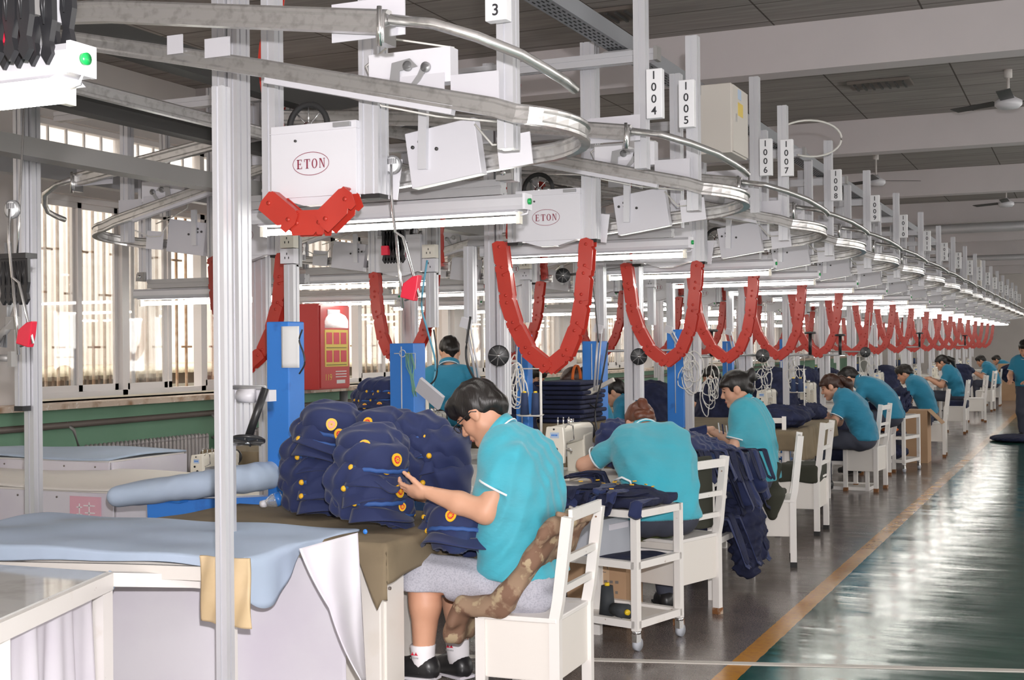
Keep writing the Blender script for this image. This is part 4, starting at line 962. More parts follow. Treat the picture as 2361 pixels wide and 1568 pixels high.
# spectacles
hc, HB = Vector(J1['head']), basis(J1['face'], J1['headup']); q = lambda u, v, w: vadd(hc, HB, u, v, w)
g = MB()
for v in (-1, 1):
    g.tube([q(.112 + .0 * math.cos(a), v * .034 + .025 * math.cos(a), -.002 + .017 * math.sin(a)) for a in [2 * PI * k / 16 for k in range(16)]], .0022, 6, closed=True)
    g.tube([q(.112, v * .060, .004), q(.10, v * .074, .006), q(.0, v * .086, .008), q(-.02, v * .086, -.006)], .0026, 6)
g.tube([q(.114, -.010, .0), q(.116, 0, .003), q(.114, .010, .0)], .002, 6)
g.build('spectacles', 'black', MAN)
def seated(o, rot, t, head_tilt=.5, turn=0., el=None, wr=None, lift=0.):
    """o: floor point under the seat; rot: turn of the body from facing -x; t: 0 upright .. 1 hunched over"""
    R = Matrix.Rotation(rot, 3, 'Z'); o = Vector(o)
    def w(p): return o + R @ Vector(p)
    lp = lambda a, b: tuple(a[i] * (1 - t) + b[i] * t for i in range(3))
    sp = [((0, 0, .56), .08, .115), (lp((-.01, 0, .68), (-.03, 0, .67)), .075, .112), (lp((-.02, 0, .80), (-.10, 0, .78)), .085, .115), (lp((-.03, 0, .90), (-.19, 0, .86)), .105, .112), (lp((-.04, 0, .98), (-.28, 0, .91)), .115, .092), (lp((-.05, 0, 1.03), (-.34, 0, .93)), .10, .068)]
    nk = lp((-.07, 0, 1.06), (-.38, 0, .95)); hd = lp((-.11, 0, 1.18), (-.50, 0, .99))
    shz = lp((-.05, 0, 1.0), (-.30, 0, .90)); E = el or [(shz[0] - .10, -.25, shz[2] - .24), (shz[0] - .10, .25, shz[2] - .24)]; Wr = wr or [(E[0][0] - .23, -.12, .85), (E[1][0] - .23, .12, .85)]
    fw = R @ (Matrix.Rotation(turn, 3, 'Z') @ V(-math.cos(head_tilt), 0, -math.sin(head_tilt)))
    return dict(lat=tuple((R @ V(0, 1, 0))[:2]), spine=[(w(p), a, b) for p, a, b in sp], neck=w(nk), head=w(hd), face=tuple(fw), headup=(0, 0, 1),
        sh=[w((shz[0], -.165, shz[2])), w((shz[0], .165, shz[2]))], el=[w(p) for p in E], wr=[w(p) for p in Wr],
        hand=[(tuple(R @ V(-1, .3, -.15)), (0, 0, -1), tuple(R @ V(0, 1, 0)), .5), (tuple(R @ V(-1, -.3, -.15)), (0, 0, -1), tuple(R @ V(0, -1, 0)), .5)],
        hip=[w((-.05, -.09, .54)), w((-.05, .09, .54))], kn=[w((-.42, -.12, .55)), w((-.42, .12, .55))], an=[w((-.40, -.12, .10)), w((-.40, .12, .10))], toe=[w((-.57, -.13, .03)), w((-.57, .13, .03))])
def sitter(px, py, Y, rot, t, lab, style, tilt=.5, turn=0., el=None, wr=None):
    """px,py: where the middle of the head is seen; Y: how deep in the hall it is"""
    h = at(px, py, Y=Y); hd = V(-.11 * (1 - t) - .50 * t, 0, 1.18 * (1 - t) + .99 * t); hw = Matrix.Rotation(rot, 3, 'Z') @ hd
    o = V(h.x - hw.x, h.y - hw.y, 0); dz = h.z - hd.z
    J = seated(o + V(0, 0, dz), rot, t, tilt, turn, el, wr)
    for k in ('an', 'toe'): J[k] = [p - V(0, 0, dz) for p in J[k]]
    return person(lab, J, style, (o.x, o.y, 0)), o, dz
WOM2 = sitter(1478, 978, 7.0, -1.0, .85, 'woman with auburn hair bent far over her sewing machine, back to the camera', dict(near=True, hair='long', hairm='hairb', shirt='shirt', skin='skin2', seed=2, s=.97), .9, 0,
    el=[(-.40, -.34, .80), (-.42, .22, .72)], wr=[(-.44, -.22, .70), (-.60, .1, .78)])
WOM3 = sitter(1697, 897, 8.75, .02, .12, 'woman with black hair in a bun sewing navy cloth, face in profile', dict(near=True, hair='bun', shirt='shirt', skin='skin2', seed=3, s=.97, sleeve=.6), .28, .25,
    el=[(-.14, -.21, .72), (-.16, .22, .74)], wr=[(-.36, -.10, .84), (-.37, .10, .87)])
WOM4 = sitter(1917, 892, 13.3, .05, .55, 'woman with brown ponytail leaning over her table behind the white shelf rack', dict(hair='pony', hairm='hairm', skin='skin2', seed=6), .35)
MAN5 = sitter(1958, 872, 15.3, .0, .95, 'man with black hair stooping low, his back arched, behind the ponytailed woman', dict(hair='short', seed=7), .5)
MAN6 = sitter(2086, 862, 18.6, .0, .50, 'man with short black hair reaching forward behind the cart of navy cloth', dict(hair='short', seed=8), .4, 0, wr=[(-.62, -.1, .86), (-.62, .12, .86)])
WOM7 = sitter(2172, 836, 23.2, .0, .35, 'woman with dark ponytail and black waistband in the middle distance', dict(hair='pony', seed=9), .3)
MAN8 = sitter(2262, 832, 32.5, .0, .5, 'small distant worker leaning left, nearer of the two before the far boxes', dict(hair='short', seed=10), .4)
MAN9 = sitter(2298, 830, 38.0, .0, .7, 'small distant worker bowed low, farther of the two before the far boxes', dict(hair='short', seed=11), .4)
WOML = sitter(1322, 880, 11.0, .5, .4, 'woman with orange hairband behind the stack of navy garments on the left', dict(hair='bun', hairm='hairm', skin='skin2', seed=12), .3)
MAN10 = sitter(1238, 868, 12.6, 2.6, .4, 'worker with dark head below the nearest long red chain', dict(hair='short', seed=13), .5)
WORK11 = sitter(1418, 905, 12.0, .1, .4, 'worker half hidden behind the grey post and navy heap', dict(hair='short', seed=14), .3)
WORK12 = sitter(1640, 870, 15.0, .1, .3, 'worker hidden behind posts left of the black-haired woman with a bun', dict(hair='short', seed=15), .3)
# hair band
b = MB(); hp = at(1322, 880, Y=10.6); b.sweep([(-.003, -.012), (.003, -.012), (.003, .012), (-.003, .012)], [hp + V(0 + .03, .095 * math.cos(a), .02 + .125 * math.sin(a)) for a in [PI * k / 12 for k in range(13)]], (1, 0, 0), True); o = b.build('hair_band', 'orange', WOML[0])
# the man standing with his back to us by the windows
def standing(px, py, X, rot, lab, style, t=.15):
    h = at(px, py, X=X); o = V(h.x, h.y, 0); R = Matrix.Rotation(rot, 3, 'Z'); w = lambda x, y, z: o + R @ V(x + .12, y, z)
    k = h.z / 1.60
    J = dict(lat=tuple((R @ V(0, 1, 0))[:2]), spine=[(w(0, 0, .93 * k), .08, .105), (w(0, 0, 1.05 * k), .075, .10), (w(-.01, 0, 1.18 * k), .09, .105), (w(-.02, 0, 1.29 * k), .12, .10), (w(-.04, 0, 1.37 * k), .125, .075)],
        neck=w(-.06, 0, 1.43 * k), head=w(-.12, 0, 1.575 * k), face=tuple(R @ (Matrix.Rotation(.3, 3, 'Z') @ V(-.9, 0, -.42))), sh=[w(-.03, -.19, 1.36 * k), w(-.03, .19, 1.36 * k)],
        el=[w(-.08, -.25, 1.10 * k), w(-.08, .25, 1.10 * k)], wr=[w(-.30, -.14, 1.02 * k), w(-.30, .14, 1.02 * k)],
        hand=[(tuple(R @ V(-1, .3, 0)), (0, 0, -1), tuple(R @ V(0, 1, 0)), .5), (tuple(R @ V(-1, -.3, 0)), (0, 0, -1), tuple(R @ V(0, -1, 0)), .5)],
        hip=[w(0, -.09, .88 * k), w(0, .09, .88 * k)], kn=[w(-.02, -.10, .48 * k), w(-.02, .10, .48 * k)], an=[w(0, -.10, .09), w(0, .10, .09)], toe=[w(-.18, -.11, .03), w(-.18, .11, .03)])
    return person(lab, J, style, (o.x, o.y, 0))
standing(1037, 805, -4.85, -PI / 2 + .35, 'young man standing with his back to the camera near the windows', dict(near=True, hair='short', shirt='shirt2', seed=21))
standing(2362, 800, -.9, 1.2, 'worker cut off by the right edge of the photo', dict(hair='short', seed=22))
# ================================================================ CHAIRS, CARTS, TABLES, MACHINES
def place_at(r, x, y, rot, z=0):
    r.location = (x, y, z); r.rotation_euler = (0, 0, rot); return r
def chair(x, y, rot, lab, feet='chair', box=True, top_z=.885, lean=.055):
    """box chair facing -x"""
    r = thing('box_chair', (x, y, 0), lab, 'chair', 'white painted box chairs'); L = lambda b, n, m, p=r, **k: b.build(n, m, p, world=False, **k)
    D, Wd = .155, .215
    b = MB(); b.bx(-D - .01, D + .01, -Wd, Wd, .435, .455); L(b, 'seat', 'chair', bevel=.004)
    for sx in (-1, 1):
        for sy in (-1, 1):
            b = MB(); X, Y = sx * D, sy * (Wd - .02)
            if sx < 0: b.bx(X - .02, X + .02, Y - .018, Y + .018, .03, .437)
            else: b.sweep(rect(.042, .036), [(X, Y, .03), (X, Y, .45), (X + lean * .25, Y, .52), (X + lean, Y, top_z)], up=(0, 1, 0))
            q_ = L(b, 'leg', 'chair')
            b = MB(); b.bx(X - .023, X + .023, Y - .02, Y + .02, 0, .035); b.build('foot_cap', 'rubber' if feet == 'rubber' else 'rustm', q_, world=False)
    if box:
        for nm, a in (('side_panel', (-D, D, -Wd + .012, -Wd + .022)), ('side_panel', (-D, D, Wd - .022, Wd - .012)), ('back_panel', (D - .005, D + .005, -Wd + .03, Wd - .03)), ('front_panel', (-D - .005, -D + .005, -Wd + .03, Wd - .03))):
            b = MB(); b.bx(*a, .21, .435); L(b, nm, 'chairp')
        b = MB(); b.bx(-D, D, -Wd + .02, Wd - .02, .205, .215); L(b, 'box_floor', 'chairp')
    for z_, hh in ((.56, .028), (.68, .028), (.85, .045)):
        b = MB(); xx = D + lean * (z_ - .45) / (top_z - .45) + .006; b.box((xx, 0, z_), (.016, 2 * Wd - .06, hh)); L(b, 'back_rail', 'chair')
    r.rotation_euler = (0, 0, rot); return r
C1 = chair(-2.055, 4.845, .04, 'white box chair the man with glasses sits on, nearest the camera', top_z=.845)
C2 = chair(-2.12, 6.98, -.30, 'white box chair of the bent auburn-haired woman, beside the wheeled cart')
C3 = chair(-2.03, 8.95, .22, 'white box chair with black jacket under the woman with the bun', 'rubber')
C4 = chair(-2.12, 10.50, .0, 'empty white box chair with dark seat pad and black feet', 'rubber')
C5 = chair(-2.55, 10.9, 1.75, 'white slatted chair turned with its back to the camera by the olive table')
C6 = chair(-2.12, 13.75, -.1, 'white chair just behind the white shelf rack')
C7 = chair(-1.92, 18.15, .05, 'white chair behind the tall cardboard box')
C8 = chair(-2.05, 22.9, .0, 'white chair of the woman with the dark waistband')
C9 = chair(-2.0, 26.3, .2, 'white chair behind the waistband woman, fourth chair from the far end')
C10 = chair(-2.1, 30.5, -.1, 'small far white chair in front of the farthest workers')
C11 = chair(-2.1, 33.0, 0, 'small far white chair under a leaning worker')
chair(-2.2, 38.3, 0, 'farthest white chair of the right-hand row')
C16 = chair(-2.25, 15.5, 0, 'white chair under the stooping man with arched back')
chair(-2.3, 18.9, 0, 'white chair under the man reaching forward') if False else None
def caster(b_parent, x, y):
    b = MB(); b.cyl((x, y, .10), (x, y, .085), .022, 12); b.bx(x - .014, x + .014, y - .02, y + .02, .045, .088); q_ = b.build('caster', 'chrome', b_parent, world=False)
    b = MB(); b.cyl((x - .012, y + .01, .032), (x + .012, y + .01, .032), .032, 16); b.build('wheel', 'greyplastic', q_, world=False)
def cart(x, y, rot, w, d, h, shelves, lab, wheels=True, name='shelf_cart', cat='cart', grp='white steel carts and racks', t=.036, top=True):
    """x,y = near right corner; the frame runs to -x and +y"""
    r = thing(name, (x, y, 0), lab, cat, grp); z0 = .10 if wheels else .0
    for a in (0, -w):
        for c in (0, d):
            b = MB(); b.bx(a - t / 2, a + t / 2, c - t / 2, c + t / 2, z0, h); b.build('leg', 'chair', r, world=False)
            if wheels: caster(r, a, c)
    for i, z in enumerate(list(shelves) + ([h - t / 2] if top else [])):
        b = MB()
        b.bx(-w, 0, -t / 2, t / 2, z - t / 2, z + t / 2); b.bx(-w, 0, d - t / 2, d + t / 2, z - t / 2, z + t / 2); b.bx(-t / 2, t / 2, 0, d, z - t / 2, z + t / 2); b.bx(-w - t / 2, -w + t / 2, 0, d, z - t / 2, z + t / 2)
        q_ = b.build('shelf_frame', 'chair', r, world=False)
        b = MB(); b.bx(-w, 0, 0, d, z - .004, z + .004); b.build('shelf_board', 'chairp', q_, world=False)
    r.rotation_euler = (0, 0, rot); return r
CT1 = cart(-2.05, 6.10, -.26, .50, .40, .69, (.13, .42), 'white wheeled cart with fringed navy pieces on top and black thread cones below')
CT2 = cart(-2.05, 7.50, -.02, .50, .92, .70, (.33,), 'white steel bench heaped with navy garments between the two women', False, 'work_bench', 'bench')
CT3 = cart(-2.08, 13.60, -.05, .62, .45, .57, (.02, .28), 'white shelf rack with dark bag in the middle of the row', False)
CT4 = cart(-1.98, 15.67, -.22, .52, .50, .66, (.13, .40), 'white wheeled cart with navy heap on each shelf, beside the cardboard box')
def table(x0, x1, y0, y1, z, lab, legs=True, grp='white steel-framed work tables', m='chairp', t=.04, name='work_table'):
    r = thing(name, ((x0 + x1) / 2, (y0 + y1) / 2, 0), lab, 'table', grp)
    b = MB(); b.bx(x0, x1, y0, y1, z - .035, z); b.build('table_top', m, r, bevel=.004)
    b = MB(); o = .04
    for yy in (y0 + o, y1 - o): b.bx(x0 + o, x1 - o, yy - .015, yy + .015, z - .09, z - .035)
    for xx in (x0 + o, x1 - o): b.bx(xx - .015, xx + .015, y0 + o, y1 - o, z - .09, z - .035)
    b.build('apron_rail', 'chair', r)
    for xx in (x0 + o, x1 - o):
        for yy in (y0 + o, y1 - o): b = MB(); b.bx(xx - t / 2, xx + t / 2, yy - t / 2, yy + t / 2, 0, z - .035); b.build('leg', 'chair', r)
    return r
def cloth_over(x0, x1, y0, y1, z, drop, lab, m, name='table_cloth', grp='cloths spread over the tables', seed=0, amp=.012, cat='cloth', sides='nesw', th=.005, over=.012, fold=.02, parent=None):
    """a cloth lying on a rectangle and falling over its edges; drop(side, u) gives the hem length"""
    ph = random.Random(seed).random() * 6
    def fn(u, v):
        # parameter runs beyond the table edges by up to the drop
        U = u * 2 - 1; W_ = v * 2 - 1; eu, ev = .80, .80
        x = x0 + (x1 - x0) * min(max((U / eu + 1) / 2, 0), 1); y = y0 + (y1 - y0) * min(max((W_ / ev + 1) / 2, 0), 1)
        du = max(abs(U) - eu, 0) / (1 - eu); dv = max(abs(W_) - ev, 0) / (1 - ev)
        sx = 'e' if U > 0 else 'w'; sy = 'n' if W_ > 0 else 's'
        hu = du * drop(sx, (y - y0) / (y1 - y0)) if sx in sides else 0; hv = dv * drop(sy, (x - x0) / (x1 - x0)) if sy in sides else 0
        h = max(hu, hv); zz = z + .006 + amp * .35 * math.sin(7 * x + 5 * y + ph) * math.sin(11 * y - 4 * x + ph) - h
        f = fold * min(h / .25, 1)
        if hu > 0 or (du > 0 and sx in sides): x += (1 if sx == 'e' else -1) * (over + f * (.6 + math.sin(38 * y + 3 * math.sin(9 * y) + ph)))
        if hv > 0 or (dv > 0 and sy in sides): y += (1 if sy == 'n' else -1) * (over + f * (.6 + math.sin(38 * x + 3 * math.sin(9 * x) + ph)))
        return (x, y, zz)
    b = MB(); b.grid(fn, 90, 90); o = b.build(name, m, parent, thick=th)
    if parent is None: tag(o, lab, cat, grp)
    return o
# --- the sewing table of the man in front: white cabinet body under an olive cloth
T1 = thing('sewing_table', (-3.0, 4.75, 0), 'cream cabinet table under the olive cloth in front of the man with glasses', 'table', 'white steel-framed work tables')
b = MB(); b.bx(-3.78, -2.49, 4.38, 5.25, .70, .74); b.build('table_top', 'chairp', T1)
b = MB(); b.bx(-2.95, -2.53, 4.42, 4.60, .0, .70); cb = b.build('cabinet', 'chairp', T1, bevel=.006); b = MB(); b.bx(-2.95, -2.70, 4.60, 5.15, .0, .70); b.build('rear_cabinet', 'chairp', T1)
b = MB(); b.bx(-2.53, -2.52, 4.45, 4.59, .06, .62); b.build('side_door', 'chairp', cb); b = MB(); b.cyl((-2.52, 4.47, .56), (-2.512, 4.47, .56), .007, 8); b.build('lock', 'pipe', cb)
for xx, yy in ((-3.7, 4.47), (-3.7, 5.2)): b = MB(); b.bx(xx - .02, xx + .02, yy - .02, yy + .02, 0, .70); b.build('leg', 'chair', T1)
cloth_over(-3.80, -2.475, 4.36, 5.27, .745, lambda s_, u: (.10 + .05 * math.sin(5 * u) + (.20 * max(0, 1 - abs(u - .985) / .07)) if s_ == 's' else (.15 - .03 * math.sin(4 * u) if s_ == 'e' else .04)), 'olive-brown cloth covering the table under the heap of navy caps', 'olive', seed=3, fold=.012)
b = MB(); q = at(842, 1226, Y=4.335); b.ell(q, (.010, .006, .010)); tag(b.build('push_pin', 'blue'), 'blue pin stuck in the corner of the olive cloth', 'pin')
# --- ironing table in front of it, pale blue cloth
T2 = table(-4.35, -2.82, 3.86, 4.34, .72, 'white-framed ironing table with pale blue cloth in the left foreground')
b = MB(); p_ = [(-4.4, 3.835, .69), (-3.9, 3.825, .66), (-3.3, 3.83, .685), (-2.86, 3.83, .70)]; b.sweep(rect(.02, .05), p_); b.build('padding_edge', 'chairp', T2)
cloth_over(-4.4, -2.76, 3.82, 4.62, .752, lambda s_, u: (.045 + .015 * math.sin(6 * u) + (.10 * max(0, min(1, (u - .95) / .05))) if s_ == 's' else (.02 + .17 * max(0, math.sin(PI * min(1, (u + .12) / .6))) if s_ == 'e' else .02)), 'pale blue ironing cloth stretched over the left foreground table', 'sky', seed=5, fold=.008, amp=.02)
# white sheets hanging round the table: one under the front rail, one pinned at the right corner
def hanging(name, lab, m, x0, y0, x1, y1, z0, z1, amp=.015, n=9, skew=0., seed=1, hem=None, th=.003, grp='white sheets hung round the tables', cat='sheet', shape=None):
    d = V(x1 - x0, y1 - y0, 0); nrm = V(-d.y, d.x, 0).normalized(); rs = random.Random(seed); ph = rs.random() * 6
    def fn(u, v):
        s_ = u * n * 2; a = amp * (math.sin(s_ + ph + .8 * math.sin(s_ * .37)) + .4 * math.sin(2.3 * s_ + ph * 2)) * (.25 + .75 * v)
        uu = u + skew * v; hz = z1 + ((hem(u) if hem else 0))
        if shape: uu, zz = shape(u, v)
        else: zz = z0 + (hz - z0) * v
        p = V(x0, y0, 0) + d * uu + nrm * a; return (p.x, p.y, zz)
    b = MB(); b.grid(fn, 100, 40); return tag(b.build(name, m, None, thick=th), lab, cat, grp)
hanging('hung_sheet', 'white sheet hanging behind the front rail of the blue-topped table', 'sheet', -4.2, 3.95, -2.60, 4.27, .70, .02, .022, 4, seed=2)
def flap(u, v):
    lx = 690 + 50 * min(1, v * 2.2) + 92 * v * v; rx = 825 + 18 * v; ly = 1265 + 303 * v; ry = 1228 + 340 * v
    x_, y_ = lx + (rx - lx) * u, ly + (ry - ly) * u; return tuple(at(x_, y_, Y=4.0 + .24 * u + .012 * math.sin(9 * u + 5 * v)))
b = MB(); b.grid(flap, 24, 40); tag(b.build('hung_sheet', 'sheet', None, thick=.004), 'white sheet pinned at the corner right of the blue cloth, falling in a long fold', 'sheet', 'white sheets hung round the tables')
q = at(520, 1290, Y=3.80); 
def bag_fn(u, v):
    x = at(466 + 112 * u + 6 * v, 1290, Y=3.80).x; zz = at(500, 1282 + 148 * v + 10 * u * v, Y=3.80).z
    return (x, 3.80 - .012 - .02 * math.sin(PI * u) * v + .006 * math.sin(14 * u + 5 * v), zz)
b = MB(); b.grid(bag_fn, 30, 30); tag(b.build('canvas_pouch', 'tan', None, thick=.012), 'tan canvas pouch hanging from the table edge behind the front post', 'pouch')
b = MB(); b.tube([at(258, 1318, Y=3.78), at(250, 1335, Y=3.77), at(262, 1350, Y=3.77), at(252, 1380, Y=3.77), at(250, 1402, Y=3.77)], .012, 8); tag(b.build('cloth_knot', 'sky'), 'blue and white rag knotted on the table corner leg', 'rag')
# --- table with lacquered top and gathered skirt at the bottom left corner
T3 = thing('display_table', (-3.6, 3.3, 0), 'glossy-topped cream table at the bottom left corner', 'table', 'white steel-framed work tables')
ca, cb_, cc = at(246, 1318, Z=.70), at(0, 1302, Z=.70), at(0, 1425, Z=.70); dx = (cc - ca)
A, B_, Cc = ca, ca + (cb_ - ca) * 1.6, ca + dx * 1.5
b = MB(); b.flat([A, B_, B_ + dx * 1.5, Cc], (0, 0, -1), .006); b.build('table_top', 'glassy', T3)
b = MB(); b.sweep(rect(.05, .06), [A - V(0, 0, .035), Cc - V(0, 0, .035)]); b.sweep(rect(.05, .06), [A - V(0, 0, .035), B_ - V(0, 0, .035)]); b.build('edge_frame', 'chair', T3)
for p in (A, A + dx * .98): b = MB(); b.box((p.x - .02, p.y, .33), (.05, .05, .66)); b.build('leg', 'chair', T3)
b = MB(); b.sweep(rect(.03, .05), [A + V(.0, .02, -.03), V(-2.95, 3.92, .655)]); b.build('link_rail', 'chair', T3)
n_ = dx.normalized(); hanging('gathered_skirt', 'gathered white curtain hanging from the glossy-topped table at the bottom left', 'sheet', A.x - .05, A.y - .04, (A + dx * 1.4).x - .03, (A + dx * 1.4).y, .635, .0, .034, 15, seed=4)
# --- tables further left
def skirted(x0, x1, y0, y1, z, lab, m_top, z_b=.35):
    r = table(x0, x1, y0, y1, z, lab)
    b = MB(); b.bx(x0 - .01, x1 + .01, y0 - .02, y0 - .008, z_b, z - .01); b.bx(x1 + .008, x1 + .02, y0, y1, z_b, z - .01); b.build('skirt_panel', 'sheet', r)
    b = MB()
    for i in range(6): b.cyl((x0 + .1 + i * (x1 - x0 - .2) / 5, y0 - .02, z - .04), (x0 + .1 + i * (x1 - x0 - .2) / 5, y0 - .024, z - .04), .006, 8)
    b.build('rivets', 'pipe', r)
    b = MB(); b.grid(lambda u, v: (x0 - .01 + (x1 - x0 + .02) * u, y0 - .02 + (y1 - y0 + .03) * v, z + .012 + .01 * math.sin(6 * u + 4 * v)), 30, 12); b.build('top_cloth', m_top, r, thick=.012)
    return r
skirted(-7.2, -5.72, 6.55, 7.3, .80, 'blue-topped table with grey-white skirt by the radiator at the far left', 'sky')
sk = skirted(-6.6, -4.95, 5.7, 6.6, .72, 'cream-topped bin table with pink notice, at the left edge of the photo', 'chairp', .3)
b = MB(); b.bx(-5.24, -5.02, 5.672, 5.678, .47, .69); b.build('pink_notice', 'pinkp', sk)
b = MB()
for k, pts in enumerate((((-.07, .13), (-.03, .13)), ((-.05, .15), (-.05, .05)), ((-.02, .14), (.06, .14)), ((.02, .16), (.02, .05)), ((-.01, .10), (.06, .10)), ((-.07, .09), (-.03, .09)), ((.0, .06), (.05, .06)))):
    (a, z1_), (c, z2_) = pts; b.sweep(rect(.006, .002), [(-5.12 + a, 5.671, .50 + z1_), (-5.12 + c, 5.671, .50 + z2_)], up=(0, 1, 0))
b.build('characters', 'paper', sk)
# --- ironing stand with padded board: blue column, arm, board
def ironing():
    r = thing('ironing_stand', (-3.40, 5.4, 0), 'blue ironing stand with a padded pale blue board on its arm', 'stand', 'blue steel columns')
    t_ = at(650, 742, Y=5.4); x = t_.x; hw = .065
    b = MB(); b.bx(x - hw, x + hw, 5.36, 5.50, 0, t_.z); c = b.build('column', 'blue', r, bevel=.006)
    b = MB(); p0 = at(345, 1176, Y=5.15); p1 = V(x, 5.43, p0.z + .02); b.sweep(rect(.085, .095), [p0, p1]); b.build('arm', 'blue', r)
    b = MB(); q0 = p0 + V(.12, .03, .05); b.cyl(q0, q0 + V(0, 0, .07), .06, 20); b.box(q0 + V(0, 0, .0), (.16, .1, .012)); b.build('board_mount', 'blue', r)
    e0, e1 = at(300, 1140, Y=5.12), at(605, 1098, Y=5.30)
    o = blob([('cap', tuple(e0 + V(0, dy_, 0)), tuple(e1 + V(0, dy_, 0)), .052, .062, .05) for dy_ in (-.09, -.03, .03, .09)], .012, .05, disp=wrinkles(16, .008, 2))
    o.build('padded_board', 'sky', r)
    pp = MB(); a_, c_ = at(688, 752, Y=5.35), at(688, 848, Y=5.35); w_ = at(648, 752, Y=5.35).x; pp.grid(lambda u, v: (w_ + (a_.x - w_) * u, 5.352 - .004 * math.sin(5 * u), a_.z + (c_.z - a_.z) * v), 8, 8); pp.build('paper_sheet', 'paper', c, thick=.002)
    return r
ironing()
def blue_col(px0, px1, py, Y, lab, zb_=0):
    a, c = at(px0, py, Y=Y), at(px1, py, Y=Y); r = thing('blue_column', (a.x, Y, 0), lab, 'stand', 'blue steel columns'); w_ = (c.x - a.x) * .80
    b = MB(); b.bx(a.x, a.x + w_, Y, Y + w_ * .9, zb_, a.z); col = b.build('column', 'blue', r, bevel=.005)
    b = MB(); b.tube([(a.x + w_ * .5, Y - .004, a.z - .02), (a.x + w_ * .5, Y - .004, .9)], .004, 5); b.build('conduit', 'cable', col)
    b = MB(); b.bx(a.x - .02, a.x + w_ + .02, Y - .02, Y + w_, 0, .02); b.build('base_plate', 'blue', r); return r
blue_col(898, 968, 792, 7.2, 'blue column with green yarn hanging on it, behind the navy caps')
blue_col(1188, 1224, 772, 8.6, 'slim blue column behind the black disc and white cables')
blue_col(1342, 1398, 787, 9.6, 'blue column with swivel lamp arm behind the auburn-haired woman')
blue_col(1537, 1585, 760, 11.2, 'tall blue column left of the post near the woman with the bun')
blue_col(1665, 1693, 787, 14.5, 'short far blue column behind the woman with the bun')
blue_col(1797, 1822, 782, 17.0, 'small far blue column above the brown-haired woman')
b = MB(); q = at(945, 815, Y=7.17)
for k in range(9): b.tube([q + V(-.03 + .006 * k, -.005 * (k % 3), .0), q + V(-.02 + .006 * k + .01 * math.sin(k), -.01, -.08), q + V(.01 * math.sin(k * 2) + .02, -.012, -.16), q + V(.02 + .004 * k, -.01, -.24 - .01 * (k % 4))], .0035, 5)
tag(b.build('yarn_hank', mat('mint_yarn', (.20, .42, .33), .9)), 'hank of mint green yarn hanging on the blue column', 'yarn', kind='thing')
b = MB(); q = at(928, 815, Y=7.18); b.tube([q + V(.022 * math.cos(a), 0, .022 * math.sin(a)) for a in [2 * PI * k / 14 for k in range(14)]], .0028, 5, closed=True); b.tube([q + V(-.06, 0, 0), q + V(-.022, 0, 0)], .0028, 5); b.tube([q + V(.022, 0, 0), q + V(.09, 0, 0), q + V(.09, 0, -.1)], .0028, 5); tag(b.build('wire_hook', 'cable'), 'bent white wire hook holding the green yarn', 'hook')
# --- sewing machine with the arm running away from the camera
def sewing_machine(loc, rot, lab, s=1., grp='cream industrial sewing machines'):
    r = thing('sewing_machine', loc, lab, 'sewing machine', grp); L = lambda b, n, m, p=r, **k: b.build(n, m, p, world=False, **k)
    b = MB(); b.bx(-.09, .09, -.24, .26, 0, .02); L(b, 'bed', 'cream', bevel=.004)
    b = MB(); b.sweep([(-.055, -.15), (.055, -.15), (.060, -.05), (.052, .045), (-.045, .045), (-.055, -.02)], [(0, -.225, .24), (0, -.20, .24), (0, -.195, .24)]); h = L(b, 'face_plate', 'cream', bevel=.006)
    b = MB()
    for x_, z_, r_ in ((-.012, .20, .008), (.012, .165, .010), (.014, .135, .006), (.0, .272, .005)): b.cyl((x_, -.2265, z_), (x_, -.23, z_), r_, 12)
    b.build('oil_holes', 'hole', h, world=False)
    b = MB(); b.bx(-.022, .028, -.2275, -.226, .225, .255); lb = b.build('maker_label', 'sky', h, world=False)
    b = MB()
    for k in range(4): b.bx(-.014 + k * .009, -.008 + k * .009, -.229, -.2275, .236, .245)
    b.build('lettering', 'blue', lb, world=False)
    b = MB(); b.sweep([(-.05, -.045), (.05, -.045), (.052, .03), (.035, .05), (-.035, .05), (-.05, .03)], [(0, -.20, .235), (0, .10, .24), (0, .24, .235)]); L(b, 'arm', 'cream', bevel=.008)
    b = MB(); b.sweep([(-.055, -.07), (.055, -.07), (.055, .07), (-.055, .07)], [(0, .17, .01), (0, .16, .12), (0, .15, .23)], up=(0, 1, 0)); L(b, 'pillar', 'cream', bevel=.01)
    b = MB(); b.lathe([(0, 0), (.055, 0), (.062, .012), (.055, .03), (.02, .035), (0, .035)], (0, .24, .235), (0, 1, 0), 24); L(b, 'hand_wheel', 'black')
    b = MB(); b.cyl((0, -.212, .10), (0, -.212, .035), .005, 8); b.cyl((0, -.212, .035), (0, -.212, .012), .002, 6); b.cyl((.018, -.212, .12), (.018, -.212, .03), .005, 8); b.box((.012, -.215, .022), (.03, .02, .005)); L(b, 'needle_bar', 'chrome')
    b = MB(); b.tube([(.05, -.19, .28), (.065, -.19, .30), (.095, -.19, .29), (.10, -.19, .22), (.06, -.20, .20)], .004, 6); b.tube([(.055, -.20, .17), (.085, -.2, .165), (.09, -.2, .15)], .005, 6); L(b, 'thread_guide', 'chrome')
    b = MB()
    for k in range(3): b.cyl((-.02 + .02 * k, -.12 + .03 * k, .285), (-.02 + .02 * k, -.12 + .03 * k, .33), .004, 8)
    b.cyl((.0, .02, .285), (.0, .02, .315), .018, 12); L(b, 'thread_posts', 'chrome')
    b = MB(); b.bx(-.14, -.055, .02, .12, .10, .20); L(b, 'motor_cover', 'greyplastic')
    r.rotation_euler = (0, 0, rot)
    if s != 1: r.scale = (s, s, s)
    return r
